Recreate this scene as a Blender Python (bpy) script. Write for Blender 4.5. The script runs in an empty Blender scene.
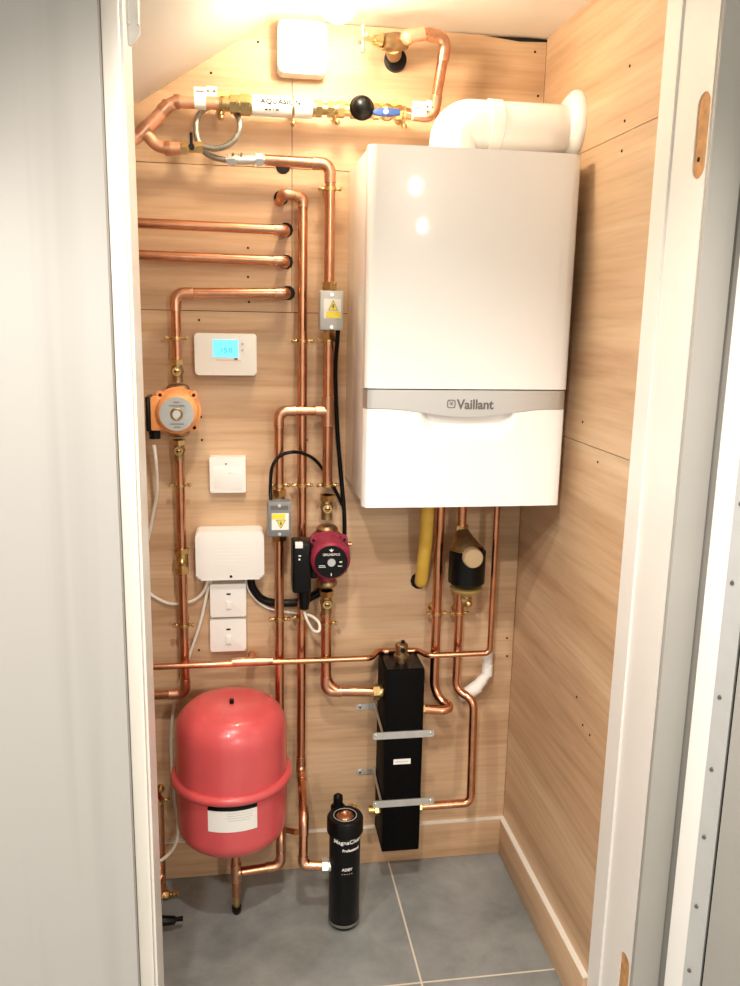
import bpy, bmesh, math, random
from mathutils import Vector, Matrix
random.seed(4)
PI = math.pi
sc = bpy.context.scene
COL = sc.collection

# ------------------------------------------------------------------ camera
F_PX = 844.9
PITCH, YAW, ROLL = 0.20336, 0.1548, 0.01956
D = 2.05                       # camera to back wall
H = 1.462                      # camera height
fw = Vector((math.sin(YAW)*math.cos(PITCH), math.cos(YAW)*math.cos(PITCH), -math.sin(PITCH)))
r0 = Vector((math.cos(YAW), -math.sin(YAW), 0)); u0 = r0.cross(fw)
rt = math.cos(ROLL)*r0 + math.sin(ROLL)*u0
up = -math.sin(ROLL)*r0 + math.cos(ROLL)*u0
cd = bpy.data.cameras.new('camera'); cam = bpy.data.objects.new('camera', cd); COL.objects.link(cam)
cam.matrix_world = Matrix(((rt.x, up.x, -fw.x, 0), (rt.y, up.y, -fw.y, -D), (rt.z, up.z, -fw.z, H), (0, 0, 0, 1)))
cd.sensor_fit = 'AUTO'; cd.sensor_width = 36; cd.lens = F_PX*36/986; cd.clip_start = 0.02
sc.camera = cam

def ray(px, py): return fw + rt*((px-370)/F_PX) + up*((493-py)/F_PX)
def P(px, py, off=0.0):        # measured point of the photo on the plane `off` metres in front of the back wall
    d = ray(px, py); t = (D-off)/d.y
    return Vector((d.x*t, -off, d.z*t+H))
def PX(px, py, X):             # ... on a plane X = const
    d = ray(px, py); t = X/d.x
    return Vector((X, d.y*t-D, d.z*t+H))
def vert(px, yref, y0, y1, off):    # plumb line through (px, yref)
    X = P(px, yref, off).x
    return Vector((X, -off, P(px, y0, off).z)), Vector((X, -off, P(px, y1, off).z))

# ------------------------------------------------------------------ materials
MATS = {}
def nt(name):
    m = bpy.data.materials.new(name); m.use_nodes = True
    return m, m.node_tree.nodes, m.node_tree.links, m.node_tree.nodes['Principled BSDF']
def mat(name, col, rough=.5, metal=0., var=.06, scale=30., bump=0., coat=0., emis=0., alpha_rough=.1, spec=.5):
    m, n, l, b = nt(name)
    tc = n.new('ShaderNodeTexCoord'); no = n.new('ShaderNodeTexNoise')
    no.inputs['Scale'].default_value = scale; no.inputs['Detail'].default_value = 4
    l.new(tc.outputs['Object'], no.inputs['Vector'])
    r = n.new('ShaderNodeValToRGB'); r.color_ramp.elements[0].position = .3; r.color_ramp.elements[1].position = .7
    r.color_ramp.elements[0].color = [max(0, c*(1-var)) for c in col]+[1]
    r.color_ramp.elements[1].color = [min(1, c*(1+var)) for c in col]+[1]
    l.new(no.outputs['Fac'], r.inputs['Fac']); l.new(r.outputs['Color'], b.inputs['Base Color'])
    mr = n.new('ShaderNodeMapRange'); mr.inputs['To Min'].default_value = max(.02, rough*(1-alpha_rough)); mr.inputs['To Max'].default_value = min(1, rough*(1+alpha_rough))
    l.new(no.outputs['Fac'], mr.inputs['Value']); l.new(mr.outputs['Result'], b.inputs['Roughness'])
    b.inputs['Specular IOR Level'].default_value = spec; b.inputs['Metallic'].default_value = metal; b.inputs['Coat Weight'].default_value = coat; b.inputs['Coat Roughness'].default_value = .03
    if bump:
        bp = n.new('ShaderNodeBump'); bp.inputs['Strength'].default_value = bump; bp.inputs['Distance'].default_value = .002
        l.new(no.outputs['Fac'], bp.inputs['Height']); l.new(bp.outputs['Normal'], b.inputs['Normal'])
    if emis:
        l.new(r.outputs['Color'], b.inputs['Emission Color']); b.inputs['Emission Strength'].default_value = emis
    MATS[name] = m; return m

def ply(name, scl, c0, c1, c2):
    m, n, l, b = nt(name)
    tc = n.new('ShaderNodeTexCoord'); mp = n.new('ShaderNodeMapping'); mp.inputs['Scale'].default_value = scl
    l.new(tc.outputs['Object'], mp.inputs['Vector'])
    n1 = n.new('ShaderNodeTexNoise'); n1.inputs['Scale'].default_value = 1; n1.inputs['Detail'].default_value = 6; n1.inputs['Roughness'].default_value = .62; n1.inputs['Distortion'].default_value = .6
    l.new(mp.outputs['Vector'], n1.inputs['Vector'])
    mp2 = n.new('ShaderNodeMapping'); mp2.inputs['Scale'].default_value = [scl[0]*5, scl[1]*5, scl[2]*8]
    l.new(tc.outputs['Object'], mp2.inputs['Vector'])
    n2 = n.new('ShaderNodeTexNoise'); n2.inputs['Scale'].default_value = 1; n2.inputs['Detail'].default_value = 3
    l.new(mp2.outputs['Vector'], n2.inputs['Vector'])
    r = n.new('ShaderNodeValToRGB'); e = r.color_ramp.elements
    e[0].position = .3; e[0].color = (*c0, 1); e[1].position = .72; e[1].color = (*c2, 1)
    x = r.color_ramp.elements.new(.5); x.color = (*c1, 1)
    l.new(n1.outputs['Fac'], r.inputs['Fac'])
    r2 = n.new('ShaderNodeValToRGB'); r2.color_ramp.elements[0].position = .33; r2.color_ramp.elements[0].color = (.89, .865, .82, 1); r2.color_ramp.elements[1].position = .56; r2.color_ramp.elements[1].color = (1, 1, 1, 1)
    l.new(n2.outputs['Fac'], r2.inputs['Fac'])
    mx = n.new('ShaderNodeMixRGB'); mx.blend_type = 'MULTIPLY'; mx.inputs['Fac'].default_value = 1
    l.new(r.outputs['Color'], mx.inputs[1]); l.new(r2.outputs['Color'], mx.inputs[2]); l.new(mx.outputs['Color'], b.inputs['Base Color'])
    b.inputs['Roughness'].default_value = .48
    bp = n.new('ShaderNodeBump'); bp.inputs['Strength'].default_value = .12; bp.inputs['Distance'].default_value = .001
    l.new(n2.outputs['Fac'], bp.inputs['Height']); l.new(bp.outputs['Normal'], b.inputs['Normal'])
    MATS[name] = m; return m

W0, W1, W2 = (.46, .28, .155), (.60, .40, .24), (.70, .515, .335)
M_ply = ply('birch ply horizontal grain', (.9, 9, 13), W0, W1, W2)
M_ply_side = ply('birch ply side wall', (9, .8, 11), W0, W1, W2)
M_white = mat('white painted timber', (.83, .81, .77), .35, var=.015, scale=6, bump=.02)
M_ceil = mat('white ceiling paint', (.90, .875, .82), .8, var=.02, scale=5)
M_grey = mat('pale grey primer', (.39, .38, .352), .6, var=.05, scale=3, bump=.05)
def board_mat():
    m, n, l, b = nt('grey primed board with faint streaks')
    tc = n.new('ShaderNodeTexCoord'); mp = n.new('ShaderNodeMapping'); mp.inputs['Scale'].default_value = (14, 14, .5)
    l.new(tc.outputs['Object'], mp.inputs['Vector'])
    no = n.new('ShaderNodeTexNoise'); no.inputs['Scale'].default_value = 1; no.inputs['Detail'].default_value = 3; no.inputs['Distortion'].default_value = .4
    l.new(mp.outputs['Vector'], no.inputs['Vector'])
    r = n.new('ShaderNodeValToRGB'); e = r.color_ramp.elements
    e[0].position = .33; e[0].color = (.385, .376, .356, 1); e[1].position = .47; e[1].color = (.425, .417, .397, 1)
    l.new(no.outputs['Fac'], r.inputs['Fac']); l.new(r.outputs['Color'], b.inputs['Base Color']); b.inputs['Roughness'].default_value = .6
    return m
M_board = board_mat()
M_cream = mat('cream painted lining', (.80, .77, .70), .4, var=.02, scale=5)
M_rawwood = mat('raw cut pine', (.52, .27, .10), .7, var=.25, scale=60)
M_strip = mat('brushed aluminium strip', (.66, .67, .66), .42, .55, var=.03)
M_boiler = mat('white enamelled steel', (.86, .84, .81), .22, var=.008, scale=3, coat=.6, spec=.12)
M_plastic = mat('white plastic', (.84, .82, .78), .35, var=.01, scale=8)
M_cable = mat('white cable sheath', (.82, .79, .70), .45, var=.02)
M_silver = mat('satin silver trim', (.53, .52, .50), .38, .75, var=.02, scale=4)
M_logo = mat('dark grey lettering', (.13, .12, .11), .5, var=.03)
M_copper = mat('copper pipe', (.68, .325, .185), .24, 1., var=.14, scale=22, alpha_rough=.35)
M_copper2 = mat('dull copper fitting', (.66, .36, .225), .33, 1., var=.16, scale=40)
M_ink = mat('matt black ink', (.01, .01, .01), .95, spec=.0)
M_brass = mat('brass', (.62, .43, .19), .28, 1., var=.14, scale=60)
M_bronze = mat('dull brass casting', (.40, .28, .15), .42, 1., var=.2, scale=70, bump=.2)
M_steel = mat('zinc plated steel', (.72, .72, .70), .34, .9, var=.07, scale=40)
M_braid = mat('braided steel hose', (.36, .34, .30), .4, .9, var=.3, scale=420, bump=.5)
M_black = mat('black plastic', (.0028, .0028, .003), .34, var=.1, spec=.22)
M_blackfoam = mat('black insulation', (.0022, .002, .002), .6, var=.2, scale=80, spec=.08)
M_dark = mat('dark hole', (.006, .004, .003), .95, var=.1)
M_red = mat('red enamelled steel', (.64, .092, .10), .3, var=.04, scale=14, coat=.3)
M_burg = mat('burgundy cast pump', (.28, .022, .055), .42, var=.1, scale=60, bump=.1)
M_orange = mat('orange cast pump', (.85, .36, .13), .42, var=.06, scale=50, bump=.08)
M_plate = mat('grey pump plate', (.43, .45, .44), .42, .3, var=.06, scale=60)
M_label = mat('white paper label', (.84, .83, .80), .6, var=.01)
M_yellow = mat('yellow warning print', (.85, .70, .05), .55, var=.02)
M_greentape = mat('green tape', (.28, .55, .08), .55, var=.05)
M_yellowtape = mat('yellow tape', (.86, .72, .20), .5, var=.04)
M_yellowpipe = mat('yellow gas sleeve', (.72, .47, .07), .45, var=.05)
M_lagging = mat('pinkish painted copper', (.72, .37, .23), .42, .55, var=.08, scale=20)
M_blue = mat('blue lever', (.025, .07, .26), .4, var=.04)
M_screen = mat('blue backlit screen', (.10, .55, .92), .3, var=.02, emis=.55)
M_screentxt = mat('screen digits', (.05, .22, .42), .5, var=.02)
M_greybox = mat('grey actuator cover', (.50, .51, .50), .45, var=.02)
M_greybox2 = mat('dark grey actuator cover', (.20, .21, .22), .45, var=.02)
M_tan = mat('tan moulded cap', (.50, .36, .20), .5, var=.05)
M_ochre = mat('ochre brass cap', (.52, .37, .13), .45, .4, var=.1)
M_bulb = bpy.data.materials.new('lit bulb'); M_bulb.use_nodes = True
_b = M_bulb.node_tree.nodes['Principled BSDF']; _b.inputs['Base Color'].default_value = (1, .9, .75, 1)
_b.inputs['Emission Color'].default_value = (1, .84, .62, 1); _b.inputs['Emission Strength'].default_value = 72

def floor_mat():
    m, n, l, b = nt('grey stone tiles')
    tc = n.new('ShaderNodeTexCoord')
    n1 = n.new('ShaderNodeTexNoise'); n1.inputs['Scale'].default_value = 5; n1.inputs['Detail'].default_value = 8; n1.inputs['Roughness'].default_value = .68; n1.inputs['Distortion'].default_value = .15
    l.new(tc.outputs['Object'], n1.inputs['Vector'])
    r = n.new('ShaderNodeValToRGB'); e = r.color_ramp.elements
    e[0].position = .32; e[0].color = (.165, .178, .178, 1); e[1].position = .72; e[1].color = (.33, .345, .34, 1)
    l.new(n1.outputs['Fac'], r.inputs['Fac'])
    br = n.new('ShaderNodeTexBrick'); br.offset = 0; br.inputs['Scale'].default_value = 1
    br.inputs['Brick Width'].default_value = .6; br.inputs['Row Height'].default_value = .6; br.inputs['Mortar Size'].default_value = .0022; br.inputs['Mortar Smooth'].default_value = 0
    mp = n.new('ShaderNodeMapping'); mp.inputs['Location'].default_value = (-.389, .449, 0)
    l.new(tc.outputs['Object'], mp.inputs['Vector']); l.new(mp.outputs['Vector'], br.inputs['Vector'])
    mx = n.new('ShaderNodeMixRGB'); mx.inputs[2].default_value = (.66, .60, .50, 1)
    l.new(br.outputs['Fac'], mx.inputs['Fac']); l.new(r.outputs['Color'], mx.inputs[1]); l.new(mx.outputs['Color'], b.inputs['Base Color'])
    b.inputs['Roughness'].default_value = .42
    bp = n.new('ShaderNodeBump'); bp.inputs['Strength'].default_value = .15; bp.inputs['Distance'].default_value = .002
    l.new(n1.outputs['Fac'], bp.inputs['Height']); l.new(bp.outputs['Normal'], b.inputs['Normal'])
    return m
M_floor = floor_mat()

# ------------------------------------------------------------------ mesh helpers
def nb(): return bmesh.new()
def box(bm, x0, x1, y0, y1, z0, z1, bev=0, seg=2, mtx=None):
    g = bmesh.ops.create_cube(bm, size=1); vs = g['verts']
    for v in vs: v.co = Vector(((x0+x1)/2+v.co.x*(x1-x0), (y0+y1)/2+v.co.y*(y1-y0), (z0+z1)/2+v.co.z*(z1-z0)))
    if bev:
        es = list({e for v in vs for e in v.link_edges})
        r = bmesh.ops.bevel(bm, geom=vs+es, offset=bev, segments=seg, profile=.5, affect='EDGES'); vs = list({v for f in r['faces'] for v in f.verts} | {v for v in vs if v.is_valid})
    if mtx:
        for v in vs: v.co = mtx @ v.co
    return vs
def frame_of(d):
    d = d.normalized(); a = Vector((0, 0, 1)) if abs(d.z) < .9 else Vector((1, 0, 0))
    s = d.cross(a).normalized(); return s, s.cross(d).normalized()
def tube(bm, pts, r, n=16, cap=True):
    pts = [Vector(p) for p in pts]; rs = r if isinstance(r, (list, tuple)) else [r]*len(pts)
    t0 = (pts[1]-pts[0]).normalized(); s, u = frame_of(t0); rings = []
    for i, p in enumerate(pts):
        t = (pts[min(i+1, len(pts)-1)]-pts[max(i-1, 0)])
        if t.length < 1e-9: t = t0
        t.normalize(); q = t0.rotation_difference(t); s = q @ s; u = q @ u; t0 = t
        rings.append([bm.verts.new(p + rs[i]*(math.cos(2*PI*k/n)*s + math.sin(2*PI*k/n)*u)) for k in range(n)])
    for a, b in zip(rings, rings[1:]):
        for k in range(n): bm.faces.new((a[k], a[(k+1) % n], b[(k+1) % n], b[k]))
    if cap:
        bm.faces.new(rings[0][::-1]); bm.faces.new(rings[-1])
def cyl(bm, a, b, r, r1=None, n=24): tube(bm, [a, b], [r, r if r1 is None else r1], n)
def lathe(bm, base, axis, prof, n=40):     # prof: (distance along axis, radius)
    base = Vector(base); axis = Vector(axis).normalized(); s, u = frame_of(axis); rings = []
    for t, r in prof:
        c = base+axis*t
        if r < 1e-5: rings.append([bm.verts.new(c)])
        else: rings.append([bm.verts.new(c + r*(math.cos(2*PI*k/n)*s + math.sin(2*PI*k/n)*u)) for k in range(n)])
    for a, b in zip(rings, rings[1:]):
        for k in range(n):
            j = (k+1) % n
            if len(a) == 1 and len(b) == 1: continue
            if len(a) == 1: bm.faces.new((a[0], b[j], b[k]))
            elif len(b) == 1: bm.faces.new((a[k], a[j], b[0]))
            else: bm.faces.new((a[k], a[j], b[j], b[k]))
    if len(rings[0]) > 1: bm.faces.new(rings[0][::-1])
    if len(rings[-1]) > 1: bm.faces.new(rings[-1])
def ball(bm, c, r, sx=1, sy=1, sz=1, n=20):
    g = bmesh.ops.create_uvsphere(bm, u_segments=n, v_segments=n//2, radius=r)
    for v in g['verts']: v.co = Vector(c)+Vector((v.co.x*sx, v.co.y*sy, v.co.z*sz))
def hexnut(bm, a, b, r): tube(bm, [a, b], r, 6)
def ring(bm, c, axis, R, r, n=28, m=8):
    s, u = frame_of(Vector(axis)); c = Vector(c); ax = Vector(axis).normalized(); rings = []
    for k in range(n):
        a = 2*PI*k/n; d = math.cos(a)*s+math.sin(a)*u
        rings.append([bm.verts.new(c+d*(R+r*math.cos(2*PI*j/m))+ax*r*math.sin(2*PI*j/m)) for j in range(m)])
    for k in range(n):
        a, b = rings[k], rings[(k+1) % n]
        for j in range(m): bm.faces.new((a[j], a[(j+1) % m], b[(j+1) % m], b[j]))
def prism(bm, xz, y0, y1, bev=0):          # polygon in X,Z extruded along Y
    f = [bm.verts.new((x, y0, z)) for x, z in xz]; b = [bm.verts.new((x, y1, z)) for x, z in xz]; n = len(xz)
    fs = [bm.faces.new(f), bm.faces.new(b[::-1])]
    for k in range(n): fs.append(bm.faces.new((f[k], b[k], b[(k+1) % n], f[(k+1) % n])))
    if bev: bmesh.ops.bevel(bm, geom=list(fs[0].edges), offset=bev, segments=3, profile=.5, affect='EDGES')
def rrect(x0, x1, z0, z1, r, n=6):
    o = []
    for cx, cz, a in ((x1-r, z1-r, 0), (x0+r, z1-r, 90), (x0+r, z0+r, 180), (x1-r, z0+r, 270)):
        for k in range(n+1):
            t = math.radians(a+90*k/n); o.append((cx+r*math.cos(t), cz+r*math.sin(t)))
    return o
def fillet(pts, rb, n=8):
    pts = [Vector(p) for p in pts]; out = [pts[0]]
    for i in range(1, len(pts)-1):
        a, b, c = pts[i-1], pts[i], pts[i+1]; d0 = (a-b); d1 = (c-b)
        L = min(rb[i] if isinstance(rb, (list, tuple)) else rb, d0.length*.49, d1.length*.49)
        d0.normalize(); d1.normalize(); ang = d0.angle(d1)
        if ang > PI-.02: out.append(b); continue
        L2 = L; p0, p1 = b+d0*L2, b+d1*L2
        R = L2*math.tan(ang/2); bis = (d0+d1).normalized(); cen = b+bis*(R/math.sin(ang/2))
        v0, v1 = p0-cen, p1-cen; tot = v0.angle(v1)
        for k in range(n+1):
            t = k/n
            out.append(cen + (math.sin((1-t)*tot)*v0 + math.sin(t*tot)*v1)/math.sin(tot))
    out.append(pts[-1]); return out
def spline(pts, n=10):
    pts = [Vector(p) for p in pts]; q = [2*pts[0]-pts[1]]+pts+[2*pts[-1]-pts[-2]]; out = []
    for i in range(1, len(q)-2):
        a, b, c, d = q[i-1], q[i], q[i+1], q[i+2]
        for k in range(n):
            t = k/n
            out.append(.5*((2*b)+(c-a)*t+(2*a-5*b+4*c-d)*t*t+(3*b-a-3*c+d)*t**3))
    out.append(pts[-1]); return out

def link(name, bm, m, parent=None, origin=None):
    bmesh.ops.recalc_face_normals(bm, faces=bm.faces[:])
    o = Vector(origin) if origin is not None else Vector((0, 0, 0))
    for v in bm.verts: v.co -= o
    me = bpy.data.meshes.new(name); bm.to_mesh(me); bm.free()
    for p in me.polygons: p.use_smooth = True
    try: me.set_sharp_from_angle(angle=math.radians(38))
    except Exception: pass
    me.materials.append(m)
    ob = bpy.data.objects.new(name, me); COL.objects.link(ob)
    if parent is not None: ob.parent = parent
    else: ob.location = o
    return ob
def struct(name, bm, m, label=None, parent=None):
    o = link(name, bm, m, parent)
    if parent is None: o['kind'] = 'structure'
    if label: o['label'] = label
    return o
NOSPLIT = ('lettering', 'print', 'digits', 'outline', 'lines', 'emblem', 'mark')
def clusters(bm, gap=.0012):      # one mesh per separate piece
    bm.verts.index_update(); bm.verts.ensure_lookup_table(); seen = set(); isl = []
    for v in bm.verts:
        if v.index in seen: continue
        st = [v]; seen.add(v.index); grp = []
        while st:
            q = st.pop(); grp.append(q)
            for e in q.link_edges:
                w = e.other_vert(q)
                if w.index not in seen: seen.add(w.index); st.append(w)
        lo = Vector([min(q.co[k] for q in grp) for k in range(3)]); hi = Vector([max(q.co[k] for q in grp) for k in range(3)])
        isl.append([[q.index for q in grp], lo, hi])
    ch = True
    while ch:
        ch = False
        for i in range(len(isl)):
            for j in range(i+1, len(isl)):
                if all(isl[i][1][k]-gap <= isl[j][2][k] and isl[j][1][k]-gap <= isl[i][2][k] for k in range(3)):
                    a, b = isl[i], isl.pop(j); a[0] += b[0]
                    a[1] = Vector([min(a[1][k], b[1][k]) for k in range(3)]); a[2] = Vector([max(a[2][k], b[2][k]) for k in range(3)])
                    ch = True; break
            if ch: break
    if len(isl) == 1: return [bm]
    out = []
    for ids, lo, hi in isl:
        keep = set(ids); b = bm.copy(); b.verts.index_update()
        bmesh.ops.delete(b, geom=[v for v in b.verts if v.index not in keep], context='VERTS'); out.append(b)
    bm.free(); return out
class Thing:
    def __init__(s, name, label, cat, loc, group=None):
        s.o = bpy.data.objects.new(name, None); COL.objects.link(s.o); s.loc = Vector(loc); s.o.location = s.loc
        s.o.empty_display_size = .02
        s.o['label'] = label; s.o['category'] = cat
        if group: s.o['group'] = group
    def part(s, name, bm, m, label=None, parent=None):
        first = None
        for b in ([bm] if any(k in name for k in NOSPLIT) else clusters(bm)):
            o = link(name, b, m, parent or s.o, s.loc)
            if label: o['label'] = label
            first = first or o
        return first
def single(name, bm, m, label, cat, loc, group=None):
    o = link(name, bm, m, None, loc); o['label'] = label; o['category'] = cat
    if group: o['group'] = group
    return o
def textbm(s, width=None, height=None, bold=0, ext=.0004):
    c = bpy.data.curves.new('txt', 'FONT'); c.body = s; c.align_x = 'CENTER'; c.align_y = 'CENTER'; c.extrude = .02; c.offset = bold
    c.resolution_u = 3
    o = bpy.data.objects.new('txt', c); COL.objects.link(o)
    bpy.context.view_layer.update()
    dg = bpy.context.evaluated_depsgraph_get(); me = bpy.data.meshes.new_from_object(o.evaluated_get(dg))
    bm = nb(); bm.from_mesh(me); bpy.data.objects.remove(o); bpy.data.curves.remove(c); bpy.data.meshes.remove(me)
    xs = [v.co.x for v in bm.verts]; ys = [v.co.y for v in bm.verts]
    cx, cy = (min(xs)+max(xs))/2, (min(ys)+max(ys))/2; w, h = max(xs)-min(xs), max(ys)-min(ys)
    kx = width/w if width else height/h; kz = height/h if height else kx
    for v in bm.verts: v.co = Vector(((v.co.x-cx)*kx, -v.co.z*ext/.02, (v.co.y-cy)*kz))
    return bm
def place(bm, c):
    for v in bm.verts: v.co += Vector(c)
    return bm
def wrap(bm, ax, ay, r, z, a0=0):         # wrap a flat (x, depth, z) mesh around a vertical axis, facing the room
    for v in bm.verts:
        a = v.co.x/r + a0; rr = r - v.co.y
        v.co = Vector((ax+rr*math.sin(a), ay-rr*math.cos(a), z+v.co.z))
    return bm
def curved_label(ax, ay, r, z0, z1, a0, a1, n=24, th=.0006):
    bm = nb(); rows = []
    for rr in (r, r+th):
        for z in (z0, z1):
            rows.append([bm.verts.new((ax+rr*math.sin(a0+(a1-a0)*k/n), ay-rr*math.cos(a0+(a1-a0)*k/n), z)) for k in range(n+1)])
    for a, b in ((0, 1), (2, 3), (0, 2), (1, 3)):
        for k in range(n): bm.faces.new((rows[a][k], rows[a][k+1], rows[b][k+1], rows[b][k]))
    for k in (0, n): bm.faces.new((rows[0][k], rows[1][k], rows[3][k], rows[2][k]))
    return bm

# ------------------------------------------------------------------ setting
XR = .7155; ZC = 2.107; XL = -.55
SLX = .08; slope = (2.107-1.917)/(.08+.216)
ZS = ZC-slope*(SLX-XL)
# back wall as butted ply sheets with open joints
seam1 = P(190, 164).z; seam2 = P(215, 311).z; seamx = P(292, 240).x; seamr = P(519, 560).x; seam3 = P(400, 470).z
bm = nb(); g = .0008
def sheet(x0, x1, z0, z1):
    poly = [(x0+g, z0+g), (x1-g, z0+g), (x1-g, z1-g), (x0+g, z1-g)]
    ins = lambda p: ZC-slope*(SLX-p[0])-g-p[1]          # positive below the sloped ceiling
    out = []
    for a, b in zip(poly, poly[1:]+poly[:1]):
        fa, fb = ins(a), ins(b)
        if fa >= 0: out.append(a)
        if fa*fb < 0: t = fa/(fa-fb); out.append((a[0]+(b[0]-a[0])*t, a[1]+(b[1]-a[1])*t))
    prism(bm, out, 0, .012)
sheet(XL, seamx, seam1, ZC); sheet(seamx, XR, seam1, ZC-.001)
sheet(XL, seamx, seam2, seam1); sheet(seamx, XR, seam2, seam1)
sheet(XL, seamr, -.02, seam2); sheet(seamr, XR, -.02, seam2)
wall_back = struct('wall_back', bm, M_ply)
bm = nb(); box(bm, XL-.1, XR+.1, .013, .06, -.02, 2.3); struct('wall_back_battens', bm, M_dark).name = 'trim_1'
# right wall sheets
bm = nb(); zr1 = PX(620, 135, XR).z; zr2 = PX(577, 441, XR).z
for z0, z1 in ((-.02, zr2-g), (zr2+g, zr1-g), (zr1+g, ZC)): box(bm, XR, XR+.012, -.6, 0, z0, z1)
wall_right = struct('wall_right', bm, M_ply_side)
bm = nb(); box(bm, XR+.0125, XR+.05, -.6, .06, -.02, 2.3); struct('trim_2', bm, M_dark)
bm = nb(); box(bm, XL-.03, XL, -.6, .0, -.02, ZS+.06); struct('wall_left', bm, M_ply_side)
# ceiling, flat part and sloped part
bm = nb(); prism(bm, [(XR+.05, ZC), (SLX, ZC), (XL-.1, ZC-slope*(SLX-XL+.1)), (XL-.1, 2.3), (XR+.05, 2.3)], .02, -.68); struct('ceiling', bm, M_ceil)
# crack above the ply, top right
c0, c1 = P(484, 37), P(552, 41)
bm = nb(); prism(bm, [(c0.x, ZC-.004), (c0.x+.05, ZC-.008), (c0.x+.085, ZC-.011), (c1.x-.01, ZC-.008), (c1.x-.005, ZC-.003), (c0.x+.1, ZC-.002)], -.0012, -.0002)
struct('trim_3', bm, M_dark)
# floor and hall
bm = nb(); box(bm, -3, 3, -6.5, .05, -.03, 0); struct('floor', bm, M_floor)
bm = nb(); box(bm, -3, 3, -6.5, -.763, 2.45, 2.5); struct('ceiling_hall', bm, M_ceil).name = 'ceiling_2'
# skirting
hs = P(420, 825, .013).z
bm = nb(); box(bm, XL, XR-.0005, -.0135, -.0003, .0005, hs, .0015); struct('baseboard_back', bm, M_ply)
bm = nb(); box(bm, XL, XR-.0138, -.0136, -.0002, hs+.0001, hs+.0022); struct('trim_4', bm, M_cream)
bm = nb(); box(bm, XR-.0135, XR-.0003, -.598, -.0005, .0005, hs, .0015); struct('baseboard_right', bm, M_ply_side)
bm = nb(); box(bm, XR-.0136, XR-.0002, -.598, -.0005, hs+.0001, hs+.0022); struct('trim_5', bm, M_cream)

# wall screws and holes (parts of the walls)
def dots(parent, pts, name, r, m):
    for p in pts:
        bm = nb(); cyl(bm, p+Vector((0, -.0012, 0)), p+Vector((0, -.0001, 0)), r, n=10); link(name, bm, m, parent)
dots(wall_back, [P(*q) for q in ((248, 248), (248, 277), (249, 302), (199, 320), (201, 417), (202, 440), (507, 638), (507, 656), (199, 650), (258, 42), (211, 73), (307, 440), (535, 52), (538, 96))], 'screw_head', .0028, M_dark)
for q in ((583, 422), (598, 462), (577, 697), (583, 725), (590, 735), (630, 66), (622, 151), (625, 121)):
    p = PX(*q, XR); bm = nb(); cyl(bm, p+Vector((-.0012, 0, 0)), p+Vector((-.0001, 0, 0)), .0026, n=10); link('screw_head', bm, M_dark, wall_right)
dots(wall_back, [P(286, 230, .0), P(286, 262), P(288, 293), P(281, 198), P(283, 166.5), P(395, 55)], 'pipe_hole', .017, M_dark)
dots(wall_back, [P(419, 580.5)], 'pipe_hole', .023, M_dark)
dots(wall_back, [P(253, 656)], 'pipe_hole', .018, M_rawwood)

# ---- doorway: right lining with hinge recesses, left lining, architraves, door leaf
YA, YB = -.600, -.763           # far and near edge of the right lining
XF = XR
zt_head = 1.99
bm = nb()
box(bm, XF-.0045, XF+.05, -.652, YA, 0, zt_head)                    # door stop, slightly proud
# lining face around two hinge recesses
rec = [(1.687, 1.815), (.155, .283)]; ry0, ry1 = -.7595, -.722
zs = [0, rec[1][0], rec[1][1], rec[0][0], rec[0][1], zt_head]
for a, b in ((0, 1), (2, 3), (4, 5)): box(bm, XF, XF+.05, YB, -.652, zs[a], zs[b])
for z0, z1 in rec:
    box(bm, XF, XF+.05, YB, ry0, z0, z1); box(bm, XF, XF+.05, ry1, -.652, z0, z1)
    rr = (ry1-ry0)/2
    # rounded ends of the routed pocket
    for zc_, sgn in ((z1-rr, 1), (z0+rr, -1)):
        arc = [((ry0+ry1)/2+rr*math.cos(t), zc_+sgn*rr*math.sin(t)) for t in [PI*k/12 for k in range(13)]]
        for half in (arc[:7], arc[6:]):
            ye = ry1 if half is not None and half[0][0] > (ry0+ry1)/2+1e-6 else ry0
            zz = zc_+sgn*rr
            for (ya, za), (yb_, zb) in zip(half, half[1:]):
                v = [bm.verts.new(q) for q in ((XF, ya, za), (XF, yb_, zb), (XF, yb_, zz), (XF, ya, zz), (XF+.004, ya, za), (XF+.004, yb_, zb), (XF+.004, yb_, zz), (XF+.004, ya, zz))]
                for f in ((0, 1, 2, 3), (4, 5, 6, 7), (0, 1, 5, 4)): bm.faces.new([v[i] for i in f])
lin = struct('door_frame_right', bm, M_white); lin.name = 'trim_6'
for z0, z1 in rec:
    bm = nb(); box(bm, XF+.0025, XF+.03, ry0-.001, ry1+.001, z0, z1); link('hinge_recess', bm, M_rawwood, lin)['label'] = 'raw wood in the routed hinge recess'
    bm = nb(); cyl(bm, (XF+.0019, -.735, z0+.03), (XF+.0028, -.735, z0+.03), .004, n=10); link('screw_hole', bm, M_dark, lin)
# left lining + moulded architrave
XJ = -.158; YJ = -.70
xo = P(112, 300, .712).x
bm = nb(); box(bm, XJ-.03, XJ, YJ, YA, 0, zt_head); lj = struct('trim_7', bm, M_white)
bm = nb(); box(bm, xo, XJ-.004, -.712, YJ, 0, 2.06, .003)
struct('trim_8', bm, M_cream)
bm = nb(); box(bm, XJ, XF, -.763, -.60, zt_head, 2.107); box(bm, XJ, XF+.05, -.72, -.60, 2.107, 2.46); struct('trim_9', bm, M_white)
# hall wall left of the doorway: grey boards
bm = nb(); xe = xo-.0005
box(bm, -3, xe, -.735, -.60, 0, 2.45)
wl = struct('wall_front', bm, M_board)
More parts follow.
